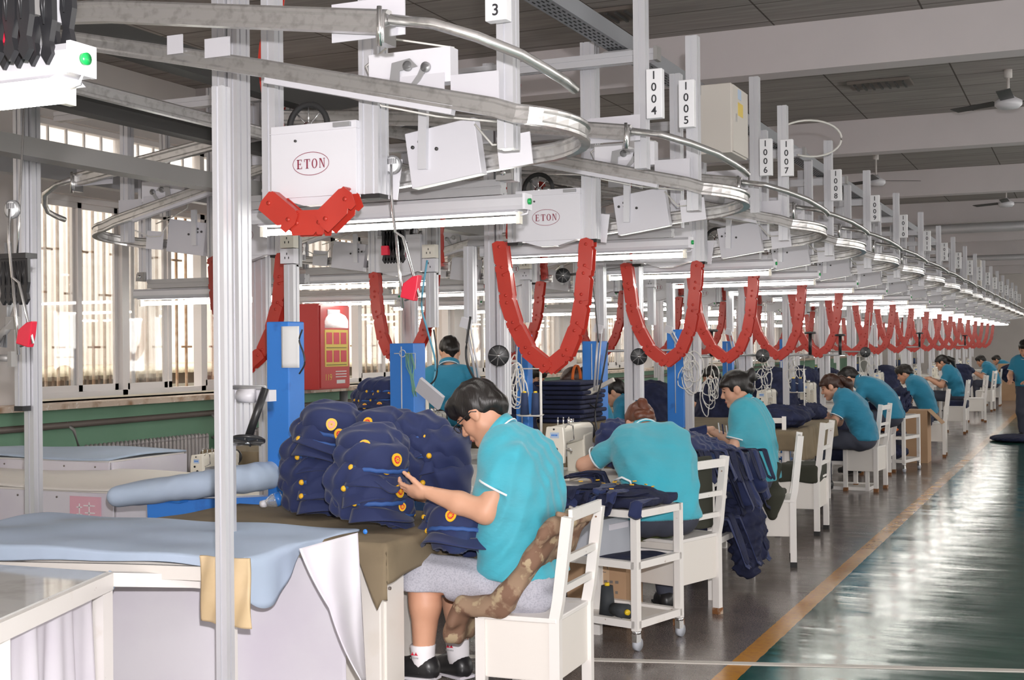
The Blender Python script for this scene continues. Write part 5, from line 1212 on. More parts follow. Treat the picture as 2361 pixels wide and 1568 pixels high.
def thread_stand(loc, lab, n=2, h=.42, m='threadn'):
    r = thing('thread_stand', loc, lab, 'thread stand', 'thread stands with cones'); L = lambda b, n_, m_, p=r: b.build(n_, m_, p, world=False)
    b = MB(); b.cyl((0, 0, 0), (0, 0, h), .008, 10); b.cyl((0, 0, 0), (0, 0, .02), .03, 12); L(b, 'pole', 'cable')
    b = MB(); b.lathe([(0, 0), (.075, .0), (.085, .008), (.075, .004), (0, .004)], (-.07, 0, h * .55)); b.tube([(0, 0, h * .55), (-.14, 0, h * .55)], .006, 6); L(b, 'cone_tray', 'cable')
    b = MB(); b.tube([(-.14, 0, h), (.02, 0, h)], .004, 6); L(b, 'guide_arm', 'cable')
    for k in range(n):
        b = MB(); b.cyl((-.035 - .07 * k, 0, h * .56), (-.035 - .07 * k, 0, h * .56 + .13), .027, 16, .020); c = L(b, 'thread_cone', m)
        b = MB(); b.cyl((-.035 - .07 * k, 0, h * .56 + .128), (-.035 - .07 * k, 0, h * .56 + .14), .013, 12, .010); b.build('cone_tip', 'yellow', c, world=False)
    return r
T4 = table(-3.75, -2.32, 6.35, 7.55, .75, 'sewing table of the bent auburn-haired woman')
q = at(1335, 1105, Z=.752); SM1 = sewing_machine((q.x - .11, q.y + .14, .752), 0, 'cream sewing machine between the man with glasses and the bent woman', 1.05)
q = at(1248, 1010, Y=7.1); th = thread_stand((q.x, 7.1, .752), 'thread stand with two navy cones beside the cream sewing machine', h=.62)
b = MB(); q = at(1262, 1012, Y=6.95); b.box((q.x, q.y, q.z), (.12, .05, .02)); b.box((q.x, q.y, q.z - .13), (.11, .05, .25)); tag(b.build('parts_box', 'greyplastic'), 'small grey box with blue rim behind the sewing machine face', 'box')
T5 = table(-3.75, -2.45, 8.35, 9.5, .75, 'table of the woman with the bun, olive cloth at its edge')
cloth_over(-3.76, -2.44, 8.34, 9.52, .752, lambda s_, u: .10, 'olive cloth on the table of the woman with the bun', 'olive', seed=6, fold=.008)
T6 = table(-3.8, -2.30, 10.95, 12.9, .76, 'long table with olive cloth behind the empty chair')
cloth_over(-3.81, -2.28, 10.94, 12.92, .763, lambda s_, u: .22 + .06 * math.sin(5 * u), 'olive cloth hanging over the long table behind the empty chair', 'olive', seed=7, fold=.02)
T7 = table(-3.8, -2.6, 13.4, 14.6, .75, 'sewing table of the ponytailed woman')
sewing_machine((-3.05, 13.35, .752), 0, 'cream sewing machine in front of the ponytailed woman')
for i, (y0_, y1_) in enumerate(((15.2, 16.4), (17.9, 19.4), (21.0, 22.2), (23.0, 24.3), (26, 27.4), (29, 30.4), (32, 33.4), (35, 36.4), (38, 39.4))):
    table(-3.8, -2.7, y0_, y1_, .75, 'far work table of the right-hand row, %s behind the ponytailed woman' % nth(i)); 
    sewing_machine((-3.1, (y0_ + y1_) / 2, .752), 0, 'far sewing machine, %s behind the ponytailed woman' % nth(i))
    if i < 6: thread_stand((-3.35, y0_ + .25, .752), 'far thread stand, %s behind the ponytailed woman' % nth(i), h=.55)
thread_stand((at(1850, 930, Y=12.5).x, 12.6, .763), 'thread stand with two navy cones left of the ponytailed woman', h=.5)
for i, y_ in enumerate((5.9, 7.9, 9.9, 12.0, 14.0, 16.0, 18.0, 20.0, 22.5, 25, 28, 31, 34)):
    table(-6.0, -4.5, y_, y_ + 1.3, .75, 'work table %s from the front in the left-hand row' % nth(i)) if i else None
    if i in (1, 2, 3, 4, 5, 6): cloth_over(-6.01, -4.49, y_ - .01, y_ + 1.31, .752, lambda s_, u: .15, 'olive cloth on the left-hand table, %s from the front' % nth(i), 'olive', seed=20 + i, fold=.01)
sewing_machine((at(462, 1090, Y=6.7).x, 6.85, .60), 0, 'cream sewing machine half hidden behind the front post by the radiator', .85)
tb = table(-5.6, -4.3, 6.62, 7.25, .60, 'small table under the left sewing machine by the radiator')
for i, (px, y_) in enumerate(((1000, 8.3), (1480, 12.4), (1560, 14.2))): sewing_machine((at(px, 980, Y=y_).x, y_, .752), .3, ['old sewing machine with wooden handle in front of the standing man', 'sewing machine left of the grey post in the left-hand row', 'far sewing machine left of the woman with the bun'][i])
b = MB(); q = at(1000, 992, Y=8.1); b.cyl(q + V(-.05, 0, 0), q + V(.06, 0, .005), .014, 12); tag(b.build('wooden_handle', 'woodh'), 'wooden handle lying by the old machine behind the caps', 'handle')
# --- red fire cabinet on the window sill
FC = thing('fire_cabinet', (-7.8, 12.5, 1.05), 'red fire extinguisher cabinet with posters standing on the window sill', 'cabinet')
fx0, fx1, fy0, fy1, fz0, fz1 = -8.06, -7.70, 12.15, 12.78, 1.055, 2.0
b = MB(); b.bx(fx0, fx1, fy0, fy1, fz0, fz1); b.build('cabinet_body', 'redp', FC, bevel=.006)
b = MB(); b.bx(fx1, fx1 + .015, fy0 + .02, fy1 - .01, fz0 + .02, fz1 - .02); dr = b.build('door', 'redp', FC)
b = MB(); b.bx(fx1 + .015, fx1 + .018, fy0 + .10, fy1 - .04, fz0 + .25, fz0 + .66); ps = b.build('instruction_poster', 'signy', dr)
for r_ in (0, 1):
    for c_ in (0, 1, 2): b = MB(); b.bx(fx1 + .018, fx1 + .020, fy0 + .13 + c_ * .15, fy0 + .25 + c_ * .15, fz0 + .30 + r_ * .20, fz0 + .43 + r_ * .20); b.build('picture', 'redclip', ps)
b = MB()
for k in range(4): b.bx(fx1 + .018, fx1 + .020, fy0 + .13, fy1 - .08, fz0 + .265 + .007 * k if k < 2 else fz0 + .455 + .007 * (k - 2), fz0 + .268 + .007 * k if k < 2 else fz0 + .458 + .007 * (k - 2))
b.build('poster_text', 'ink', ps)
b = MB(); n = 14; b.flat([(fx1 + .016, fy0 + .10, fz0 + .68)] + [(fx1 + .016, fy0 + .10 + .49 * (.5 - .5 * math.cos(PI * i / n)), fz0 + .75 + .10 * math.sin(PI * i / n)) for i in range(n + 1)] + [(fx1 + .016, fy0 + .59, fz0 + .68)], (1, 0, 0), .003); b.build('silver_arch', 'clear', dr)
def flat_text(s_, size, m_, parent, loc, rot, name='lettering'):
    c = bpy.data.curves.new(name, 'FONT'); c.body = s_; c.size = size; c.align_x = 'CENTER'; c.align_y = 'CENTER'; c.extrude = .0006
    o = bpy.data.objects.new(name, c); COL.objects.link(o); bpy.context.view_layer.update()
    me = bpy.data.meshes.new_from_object(o.evaluated_get(bpy.context.evaluated_depsgraph_get())); me.materials.clear(); me.materials.append(M[m_]); bpy.data.objects.remove(o)
    o = bpy.data.objects.new(name, me); COL.objects.link(o); o.parent = parent; o.location = Vector(loc) - Vector(parent.get('_o') or (0, 0, 0)); o.rotation_euler = rot; return o
flat_text('119', .10, 'signy', dr, (fx1 + .017, fy0 + .17, fz0 + .13), (PI / 2, 0, PI / 2))
b = MB(); b.bx(fx1 + .016, fx1 + .018, fy0 + .16, fy0 + .42, fz1 - .12, fz1 - .06); b.build('grey_label', 'plate', dr)
b = MB(); b.bx(fx1 + .016, fx1 + .018, fy0 + .34, fy0 + .52, fz0 + .06, fz0 + .10)
for k in range(3): b.bx(fx1 + .016, fx1 + .018, fy0 + .32, fy0 + .55, fz0 + .13 + k * .03, fz0 + .14 + k * .03)
b.build('white_lines', 'paper', dr)
# --- cardboard boxes
def carton(x0, x1, y0, y1, z0, z1, lab, flap=False):
    r = thing('cardboard_box', (x0, y0, z0), lab, 'box', 'brown cardboard boxes'); b = MB(); b.bx(x0, x1, y0, y1, z0, z1); b.build('carton_body', 'card', r)
    if flap: b = MB(); b.flat([(x1, y0, z1), (x1, y1, z1), (x1 + .17, y1, z1 - .17), (x1 + .17, y0, z1 - .17)], (0, 0, 1), .006); b.build('flap', 'card', r)
    else: b = MB(); b.bx(x0 + (x1 - x0) * .55, x0 + (x1 - x0) * .72, y0 - .001, y0, z0 + .5 * (z1 - z0), z1); b.build('parcel_tape', 'tape', r)
    return r
cbx = carton(-2.62, -2.28, 6.62, 6.9, .01, .36, 'cardboard box with printed characters behind the thread cones on the cart')
b = MB()
for k in range(4):
    for j_ in range(5): b.bx(-2.47 + j_ * .032, -2.455 + j_ * .032 + (.004 * (k % 2)), 6.6185, 6.6195, .06 + k * .055, .075 + k * .055)
b.build('printed_characters', 'pipe', cbx)
b = MB(); b.sweep(rect(.004, .001), [V(-2.40 + .018 * math.cos(a), 6.618, .30 + .018 * math.sin(a)) for a in [PI * k / 8 for k in range(14)]], (0, 1, 0)); b.build('printed_mark', 'pipe', cbx)
carton(-2.17, -1.86, 17.0, 17.4, 0, .66, 'tall cardboard box with open flap next to the wheeled cart', True)
q = at(2325, 845, Y=36.0); carton(q.x - .25, q.x + .25, 36, 36.5, .0, .95, 'far stacked cardboard boxes by the right edge')
# --- socket boxes on posts
POLES = []
def sockets(px, py, Y, lab):
    q = at(px, py, Y=Y); r = thing('socket_box', q, lab, 'socket', 'socket boxes on hanging profiles')
    b = MB(); b.box(q + V(0, 0, .04), (.085, .05, .08)); b.build('cream_socket', 'cream', r); b = MB(); b.box(q + V(0, 0, -.045), (.085, .05, .08)); b.build('white_socket', 'cover', r)
    b = MB()
    for dz in (.04, -.045):
        for dx, dd in ((0, .012), (-.012, -.01), (.012, -.01)): b.box(q + V(dx, -.026, dz + dd), (.004, .002, .012))
    b.build('slots', 'hole', r); b = MB(); b.prism(profile(.06), q + V(0, .02, -.09), q + V(0, .02, -.42), up=(0, 1, 0)); b.build('profile', 'alu', r); b = MB(); b.prism(profile(.06), q + V(0, .05, -.1), q + V(0, .05, 1.0), up=(0, 1, 0)); b.build('profile', 'alud', r); return r
sockets(992, 595, 7.0, 'cream and white sockets above the standing man'); sockets(1212, 620, 9.4, 'cream and white sockets under the second elevator box'); sockets(667, 572, 6.0, 'sockets right of the front post'); sockets(1500, 640, 11, 'far sockets under the third elevator box')
# --- hanging cables and air hoses
def cable(name, pts, r_, m_, lab, Y):
    P = [at(x, y, Y=Y + (yy if len(p) > 2 else 0)) for p in pts for x, y, yy in [tuple(p) + (0,) * (3 - len(p))]]
    # smooth with Catmull-Rom
    Q = []
    for i in range(len(P) - 1):
        a, b_, c, d = P[max(i - 1, 0)], P[i], P[i + 1], P[min(i + 2, len(P) - 1)]
        for k in range(6): t_ = k / 6; Q.append(.5 * ((2 * b_) + (c - a) * t_ + (2 * a - 5 * b_ + 4 * c - d) * t_ ** 2 + (3 * b_ - a - 3 * c + d) * t_ ** 3))
    Q.append(P[-1]); b = MB(); b.tube(Q, r_, 6); return tag(b.build(name, m_), lab, name.split('_')[-1] if 'hose' in name else 'cable')
cable('air_hose', ((985, 600), (972, 700), (985, 760), (1003, 830), (1000, 880), (985, 915)), .006, 'cableb', 'pale blue air hose beside the sockets above the standing man', 6.9)
cable('power_cable', ((1000, 760), (1008, 820), (1005, 870), (985, 890), (962, 892)), .005, 'black', 'black cable curving in front of the standing man', 6.8)
cable('power_cable', ((1085, 730), (1075, 800), (1078, 840), (1095, 875)), .007, 'black', 'thick black cable right of the standing man', 6.7)
cable('power_cable', ((697, 760), (690, 785), (700, 815), (702, 840), (690, 862)), .004, 'black', 'thin black cable on the right of the front blue column', 5.3)
cable('power_cable', ((1355, 560), (1372, 700), (1380, 790)), .004, 'black', 'black cable under the second elevator box', 8.0)
cable('power_cable', ((1402, 790), (1390, 860), (1372, 950), (1380, 1010), (1372, 1040)), .006, 'cableb' if False else 'black', 'black cable running down the blue column with the swivel lamp', 8.5)
for i, (x, y, Y) in enumerate(((1190, 880, 7.5), (1590, 850, 10), (1760, 850, 12), (1640, 900, 11), (2000, 870, 16), (1830, 860, 14))):
    r = thing('cable_bundle', at(x, y, Y=Y), ['tangled white cables under the black disc at the second post', 'coiled white cables beside the tall blue column', 'coiled pale cables right of the thick post', 'pale cable coil behind the thick grey post', 'far cable tangle above the stooping man', 'cable tangle above the ponytailed woman'][i], 'cable', 'tangled pale cables')
    rs = random.Random(i)
    for k in range(7):
        c = at(x + rs.uniform(-14, 14), y + rs.uniform(-30, 30), Y=Y); a = rs.uniform(.03, .07); e = rs.uniform(.07, .15); b = MB(); ph = rs.random() * 6
        b.tube([c + V(a * math.cos(t_) + .01 * math.sin(2 * t_ + ph), rs.uniform(-.01, .01), e * math.sin(t_)) for t_ in [2 * PI * j_ / 18 for j_ in range(18)]], .0045, 5, closed=True); b.build('cable_loop', 'cable', r)
    b = MB(); b.tube([at(x, y - 40, Y=Y), at(x + 6, y - 150, Y=Y)], .005, 5); b.build('cable_drop', 'cable', r)
# slanted metal struts with pivot boxes (machine lamps)
for i, (p0, p1, Y) in enumerate((((1075, 745), (1098, 875), 6.9), ((1380, 758), (1370, 900), 8.8), ((1542, 760), (1580, 830), 10.6), ((1680, 765), (1700, 850), 12.5))):
    r = thing('lamp_strut', at(*p0, Y=Y), ['thin slanted strut right of the standing man', 'slanted strut in front of the blue column with lamp', 'slanted strut above the tall blue column', 'slanted strut behind the woman with the bun'][i], 'strut', 'slanted lamp struts')
    a, c = at(*p0, Y=Y), at(*p1, Y=Y); b = MB(); b.tube([a, c], .009, 8); b.tube([a + V(.025, 0, 0), c + V(.02, 0, 0)], .006, 8); b.build('rods', 'alu', r); b = MB(); b.box(a, (.06, .04, .06), R=Matrix.Rotation(.3, 3, 'Y')); b.build('pivot_box', 'cover', r)
    b = MB(); b.prism(profile(.06), a + V(0, .06, 0), (a.x, a.y + .06, 2.1), up=(0, 1, 0)); b.build('profile', 'alu', r)
r = thing('swivel_lamp', at(1395, 890, Y=9.2), 'cream swivel machine lamp on the blue column behind the bent woman', 'lamp'); a, c = at(1350, 910, Y=9.2), at(1415, 875, Y=9.2)
b = MB(); b.sweep(rect(.05, .04), [a, a.lerp(c, .45)]); b.build('lamp_head', 'cream', r); b = MB(); b.sweep(rect(.04, .03), [a.lerp(c, .5), c]); b.build('lamp_arm', 'beige', r)
b = MB(); b.tube([a, a + V(-.01, 0, -.05), a + V(.08, 0, -.1)], .006, 6); b.build('lamp_cord', 'black', r)
# small grey clamp stand in front of the standing man
r = thing('tool_rest', at(1000, 905, Y=6.6), 'grey angled tray on a thin stand in front of the standing man', 'tray'); a, c = at(965, 885, Y=6.6), at(1018, 930, Y=6.6)
b = MB(); b.sweep(rect(.10, .02), [a, c], up=(0, 1, .6)); b.build('tray', 'plate', r); b = MB(); q = at(985, 920, Y=6.62); b.cyl(q, (q.x, q.y, .76), .010, 10); b.build('stand_pole', 'cream', r)
# crates, cones and small things on the first cart
cx_, cy_ = -2.05, 6.10
def oncart(u, v, z): R = Matrix.Rotation(-.26, 3, 'Z'); return V(cx_, cy_, 0) + R @ V(-u, v, z)
for i, (u, v) in enumerate(((.235, .09),)):
    r = thing('thread_cone', oncart(u, v, .134), 'upright black thread cone with yellow tip on the bottom of the cart', 'thread cone', 'black thread cones'); b = MB(); b.cyl((0, 0, 0), (0, 0, .15), .042, 20, .030); b.build('thread', 'thread', r, world=False); b = MB(); b.cyl((0, 0, .148), (0, 0, .165), .014, 12, .011); b.build('cone_tip', 'yellow', r, world=False)
r = thing('thread_cone', oncart(.12, .06, .175), 'black thread cone lying on its side on the bottom of the cart', 'thread cone', 'black thread cones'); b = MB(); b.cyl((-.06, .03, 0), (.03, -.03, 0), .030, 20, .042); b.build('thread', 'thread', r, world=False); b = MB(); b.cyl((.03, -.03, 0), (.042, -.038, 0), .015, 12, .014); b.build('cone_tip', 'yellow', r, world=False)
r = thing('plastic_crate', oncart(.36, .2, .425), 'grey plastic crate on the middle shelf of the cart', 'crate'); b = MB(); b.bx(-.14, .10, -.16, .16, 0, .19); b.build('crate_shell', 'greyplastic', r, world=False); b = MB(); b.bx(.10, .105, -.05, .12, .13, .16); b.build('crate_label', 'sheet', r, world=False); r.rotation_euler = (0, 0, -.26)
r = thing('water_bottle', at(628, 1160, Y=5.0), 'clear water bottle lying with white cap beside the navy caps', 'bottle'); a, c = at(603, 1163, Y=5.0), at(612, 1161, Y=5.0); e = at(650, 1148, Y=5.05)
b = MB(); b.cyl(a, c, .017, 16); b.build('bottle_cap', 'cover', r); b = MB(); b.sweep(circ(1, 16), [c, c.lerp(e, .25), c.lerp(e, .45), e], None, True, scale=[.014, .024, .032, .032]); bb = b.build('bottle_body', 'clear', r); b = MB(); b.sweep(circ(.0325, 16), [c.lerp(e, .6), c.lerp(e, .95)], None, True); b.build('bottle_label', 'blue', bb)
# front cable end pieces at the left edge: air tool hanging beside the left post
r = thing('air_tool', at(20, 800, Y=3.9), 'grey and black air tool hanging at the left edge of the photo', 'tool'); b = MB(); b.tube([at(18, 560, Y=3.9), at(24, 700, Y=3.9), at(8, 800, Y=3.9)], .014, 8); b.build('hose', 'alud', r)
b = MB(); b.tube([at(-10, 790, Y=3.9), at(32, 738, Y=3.9)], .016, 10); b.box(at(30, 745, Y=3.9), (.05, .03, .05)); b.build('lever', 'cast', r); b = MB(); b.tube([at(-10, 825, Y=3.9), at(20, 826, Y=3.9)], .014, 10); b.box(at(28, 828, Y=3.9), (.02, .03, .06)); b.build('knob', 'cast', r)
q = at(520, 1500, Y=3.705); r = thing('floor_post', (q.x, q.y, 0), 'slim aluminium post nearest the camera, standing in front of the blue-topped table', 'post', 'floor posts of the right-hand row')
b = MB(); b.prism(profile(.045), (q.x, q.y, .01), (q.x, q.y, at(514, 200, Y=3.705).z), up=(0, 1, 0)); b.build('post', 'alu', r); b = MB(); b.bx(q.x - .04, q.x + .04, q.y - .04, q.y + .04, 0, .012); b.build('foot_plate', 'dark', r)
q = at(1000, 992, Y=8.3); table(q.x - .35, q.x + .35, 7.95, 8.75, .75, 'small table under the old machine in front of the standing man')
# left post nearest the camera
r = thing('floor_post', (0, 0, 0), 'aluminium post with black end cap at the left edge of the photo', 'post', 'floor posts of the left-hand row'); a = at(75, 700, Y=4.9); 
b = MB(); b.prism(profile(.06), (a.x, a.y, .0), (a.x, a.y, 2.9), up=(0, 1, 0)); b.build('post', 'alu', r)
a2 = at(52, 936, Y=4.84); b = MB(); b.prism(profile(.05), (a2.x, a2.y, a2.z), (a2.x, a2.y, 2.9), up=(0, 1, 0)); b.build('side_profile', 'alu', r); b = MB(); b.box((a2.x, a2.y, a2.z - .012), (.055, .055, .025)); b.build('end_cap', 'black', r)
r2 = thing('number_sign', at(371, 440, Y=8.2), None, None); bpy.data.objects.remove(r2)
q = at(371, 440, Y=8.3); dup(HANGB, abs_loc=(q.x, q.y + .05, q.z - .2), label='upright profile carrying the yellow sign 1050', group='profiles carrying extra signs'); sign(q.x, q.y, q.z, '1050', 'yellow vertical sign reading 1050 by the window', 'signy', group='station number signs')
# ================================================================ CAPS, GARMENTS, CUSHIONS
def cap_template():
    r = thing('cap', (0, 0, 0)); L = lambda b, n, m, p=r, **k: b.build(n, m, p, world=False, **k)
    # soft crown, front = -y
    c = blob([('ell', (0, .01, .075), (.112, .120, .060), None), ('cap', (0, -.01, .035), (0, .02, .035), .098, .100), ('ell', (0, -.05, .09), (.085, .06, .045), None)], .008, .03, cut=[('ell', (0, .01, -.05), (.098, .105, .085), None)], disp=wrinkles(21, .020, 9))
    L(c, 'crown', 'navy')
    b = MB(); n = 22
    def vis(u, v):
        a = -PI * .92 + (PI * .84) * u; rr = .103 + .040 * v * (.35 + .65 * math.sin(-a)) + .004 * math.sin(9 * u); return (rr * math.cos(a) * (1 - .02 * v), rr * math.sin(a) * 1.02, .032 - .030 * v + .008 * math.sin(7 * u) + .012 * (math.cos(a) ** 2) * -v)
    b.grid(vis, n, 6); L(b, 'visor', 'navy', thick=.004)
    b = MB(); P = []
    for k in range(15): a = -PI * .87 + PI * .74 * k / 14; P.append(V(.112 * math.cos(a), .112 * math.sin(a) * 1.03, .050 + .002 * (k % 2)))
    b.sweep([(-.002, -.006), (.002, -.006), (.002, .006), (-.002, .006)], P, None, True); L(b, 'braid', 'braid')
    for s_ in (-1, 1):
        b = MB(); a = -PI / 2 + s_ * 1.22; p = V(.113 * math.cos(a), .116 * math.sin(a), .05); b.lathe([(0, .006), (.006, .005), (.009, .001), (.009, -.004)], p, p.normalized(), 14); L(b, 'button', 'gold')
    b = MB(); n = 16; f = V(0, -.123, .088); nn = V(0, -1, .28).normalized(); uu = V(1, 0, 0); vv = nn.cross(uu)
    pts = [(.018 * math.cos(a) * (1 - .15 * math.sin(a)), .020 * math.sin(a)) for a in [2 * PI * k / n for k in range(n)]]
    b.flat([f + uu * x + vv * -y for x, y in pts], nn, .004); bd = L(b, 'badge', 'gold')
    b = MB(); b.flat([f + nn * .0045 + uu * x * .62 + vv * -y * .60 for x, y in pts], nn, .001); b.build('badge_field', 'redclip', bd, world=False)
    b = MB()
    for k in range(4): a = k * PI / 4; b.flat([f + nn * .0062 + uu * (.009 * math.cos(a + d_)) + vv * (.009 * math.sin(a + d_)) for d_ in (-.12, .12, PI - .12, PI + .12)], nn, .0006)
    b.build('badge_star', 'gold', bd, world=False)
    return r
CAP = cap_template(); first = [True]
def put_cap(p, rz, tx=0., ty=0., lab='', s=1.0, grp='navy caps heaped on the olive cloth'):
    if first[0]: c = CAP; first[0] = False
    else: c = copy_tree(CAP)
    c.location = p; c.rotation_euler = (tx, ty, rz); c.scale = (s, s, s * 1.02); tag(c, lab, 'cap', grp); return c
def capstack(name, xs, s=1.2, grp='navy caps heaped on the olive cloth'):
    n = len(xs)
    for i, (px, py, Y, rz, tx, ty) in enumerate(xs):
        p = at(px, py, Y=Y); lab = 'navy cap, %s from the bottom of %s' % (nth(i), name) if i < n - 1 else 'topmost navy cap of %s' % name
        if i == 0: lab = 'bottom navy cap of %s' % name
        put_cap(p - V(0, 0, .0), rz, tx, ty, lab, s, grp)
capstack('the left stack', [(735, 1172, 4.98, 1.25, .0, .02), (728, 1130, 4.99, 1.35, .10, -.08), (728, 1092, 5.0, 1.2, -.08, .10), (742, 1052, 5.0, .9, .08, .18), (760, 1022, 5.02, .5, .14, .20)], 1.34)
capstack('the middle front stack', [(852, 1188, 4.72, 1.3, .06, .02), (842, 1150, 4.73, 1.2, -.10, -.10), (852, 1110, 4.74, 1.15, .12, .08), (856, 1078, 4.80, .35, .10, .05)], 1.34)
capstack('the back stack', [(905, 1090, 5.02, .1, 0, 0), (905, 1066, 5.05, .0, .08, .08), (893, 1036, 5.08, -.1, -.05, .05)], 1.3)
capstack('the right stack', [(1003, 1140, 5.12, -1.1, 0, 0), (1000, 1105, 5.12, -1.2, .08, -.10), (1006, 1080, 5.12, -.9, .1, -.05), (968, 1048, 5.12, -.45, .12, -.20)], 1.32)
put_cap(at(905, 1120, Y=4.95), -.2, .0, .0, 'navy cap half hidden behind the hands of the man', 1.2)
put_cap(at(895, 1200, Y=4.78), .9, .1, .2, 'navy cap squashed at the table edge below the middle stack', .9)
put_cap(at(1062, 1265, Y=4.72), .15, -.25, .0, 'navy cap resting on the lap of the man', 1.25, 'navy caps on the lap')
put_cap(at(1030, 1230, Y=4.86), .5, .2, .3, 'folded navy cap leaning behind the one on his lap', 1.1, 'navy caps on the lap')
# folded stacks of caps on the left-hand tables
for i, (px, py, Y) in enumerate(((862, 965, 8.6), (846, 962, 8.7), (880, 962, 8.6), (862, 940, 8.6), (848, 938, 8.7), (880, 938, 8.6), (865, 918, 8.6), (884, 918, 8.6))):
    put_cap(at(px, py, Y=Y), .2 * i, 0, 0, 'far navy cap %s in the dark stack left of the second blue column' % nth(i), 1.1, 'far navy caps by the windows')
# cut navy pieces: long flat strips with frayed ends, lying over an edge
def strip(p0, d, L, w, z, sag, seed, m='navyd', edge=None):
    rs = random.Random(seed); d = Vector(d).normalized(); n = V(-d.y, d.x, 0); ph = rs.random() * 6
    def fn(u, v):
        s_ = u * L; ww = w * (1 - .25 * u) * (1 + .12 * math.sin(8 * u + ph)); over = max(0, s_ - (edge if edge is not None else 9)); flat_ = min(s_, edge if edge is not None else 9)
        p = Vector(p0) + d * (flat_ + over * .35) + n * ((v - .5) * ww); fr = (.018 * math.sin(50 * v + ph) if u > .97 else 0)
        return (p.x + fr * d.x, p.y + fr * d.y, z + .006 * math.sin(9 * u + 6 * v + ph) + sag * math.sin(PI * min(flat_ / L, 1)) - over * .9)
    b = MB(); b.grid(fn, 26, 8); return b
def strips(name, n, f, cat, grp, lab, m='navyd'):
    for i in range(n):
        a = f(i); o = strip(*a).build(name, m if i % 3 else 'navy', None, thick=.004); tag(o, lab(i), cat, grp)
def heap(name, lab, prims, m, h=.012, amp=.014, f=24, cat='garment heap', k=.03, seed=3, cut=()): return tag(blob(prims, h, k, cut, wrinkles(f, amp * 1.5, seed)).build(name, m), lab, cat, kind='thing')
rs = random.Random(5)
def f1(i):
    u = .04 + .46 * ((i * 7) % 16) / 16; v = rs.uniform(.0, .12); p = oncart(u, .16 + v, .70); ang = -PI / 2 + rs.uniform(-.6, .5) - .26; return (p, (math.cos(ang), math.sin(ang), 0), .17 + v + rs.uniform(.03, .11), rs.uniform(.06, .09), .735 + .003 * i, .0, i, 'navyd', .175 + v)
heap('garment_heap', 'flat heap of frayed navy pieces covering the top of the wheeled cart', [('box', tuple(oncart(.26, .2, .72)), (.27, .21, .025), np.array(Matrix.Rotation(-.26, 3, 'Z')), .02), ('ell', tuple(oncart(.18, .22, .74)), (.16, .14, .05), None), ('ell', tuple(oncart(.38, .24, .74)), (.14, .12, .045), None)], 'navyd', amp=.012, f=30, seed=2)
strips('cut_piece', 16, f1, 'cloth piece', 'frayed navy cut pieces on the wheeled cart', lambda i: 'frayed navy strap piece in the heap on top of the wheeled cart')
b = MB(); p = oncart(.2, .2, .81); b.tube([p + V(-.05, 0, 0), p + V(0, -.03, .02), p + V(.04, -.02, .0), p + V(.035, .03, -.05)], .006, 6); tag(b.build('tie_strip', 'trim'), 'white strip tying the navy pieces on the cart', 'strip')
for i in range(12): 
    u, v = rs.uniform(.05, .45), rs.uniform(.0, .3); p = oncart(u, v, .80 + rs.uniform(-.02, .02)); b = MB(); b.box(p, (.022, .008, .005), rz=rs.random() * 3); tag(b.build('yellow_tab', 'gold'), 'tiny yellow tab on the navy pieces of the cart', 'tab', 'yellow tabs on the navy pieces')
# big heap on the bench between the women, and what hangs from it
P_ = at
heap('garment_heap', 'big heap of navy garments draped over the bench between the two women', [('ell', (-2.45, 7.55, .84), (.22, .25, .16), None), ('ell', (-2.55, 7.25, .93), (.12, .14, .15), None), ('ell', (-2.38, 7.9, .80), (.36, .46, .15), None), ('ell', (-2.20, 8.15, .76), (.22, .25, .11), None), ('cap', (-2.06, 8.25, .74), (-1.93, 8.2, .62), .09, .06), ('cap', (-2.12, 8.0, .74), (-1.94, 8.05, .50), .11, .07), ('cap', (-2.1, 8.3, .74), (-1.95, 8.35, .55), .10, .06), ('ell', (-2.3, 7.7, .86), (.2, .3, .12), None), ('cap', (-2.3, 7.45, .86), (-2.2, 7.38, .70), .09, .06)], 'navy', amp=.022, f=20, seed=8)
heap('garment_heap', 'navy garments bulging from the lower shelf of the bench', [('ell', (-2.25, 7.85, .44), (.22, .34, .12), None), ('ell', (-2.07, 8.05, .42), (.10, .22, .12), None), ('cap', (-1.99, 8.05, .42), (-1.95, 7.95, .14), .13, .08), ('cap', (-2.0, 8.2, .4), (-1.94, 8.15, .2), .11, .08)], 'navyd', amp=.022, f=26, seed=9)
strips('cut_piece', 14, lambda i: (V(-2.35 + .02 * i, 7.3 + .07 * i, 0), (math.cos(-.3 + .1 * (i % 5)), math.sin(-.5 + .2 * (i % 4)), 0), .42, .06, .86 - .004 * i, .03, 40 + i, 'navyd', .22), 'cloth piece', 'navy pieces fanned over the bench heap', lambda i: 'navy cloth strip fanned over the heap between the two women')
for i in range(22):
    top = i % 2; z_ = .76 if top else .45; y_ = 7.72 + .028 * i; x_ = -2.02 - .03 * math.sin(i * 1.7)
    o = strip(V(x_ - .08, y_, 0), (1, .25 * math.sin(i * 2.3), 0), .40 if top else .42, .075, z_ + .03 * math.sin(i), .0, 90 + i, 'navyd', .10).build('cut_piece', 'navyd' if i % 3 else 'navy', None, thick=.005); tag(o, 'dark navy strip hanging off the aisle side of the bench', 'cloth piece', 'dark strips hanging off the bench')
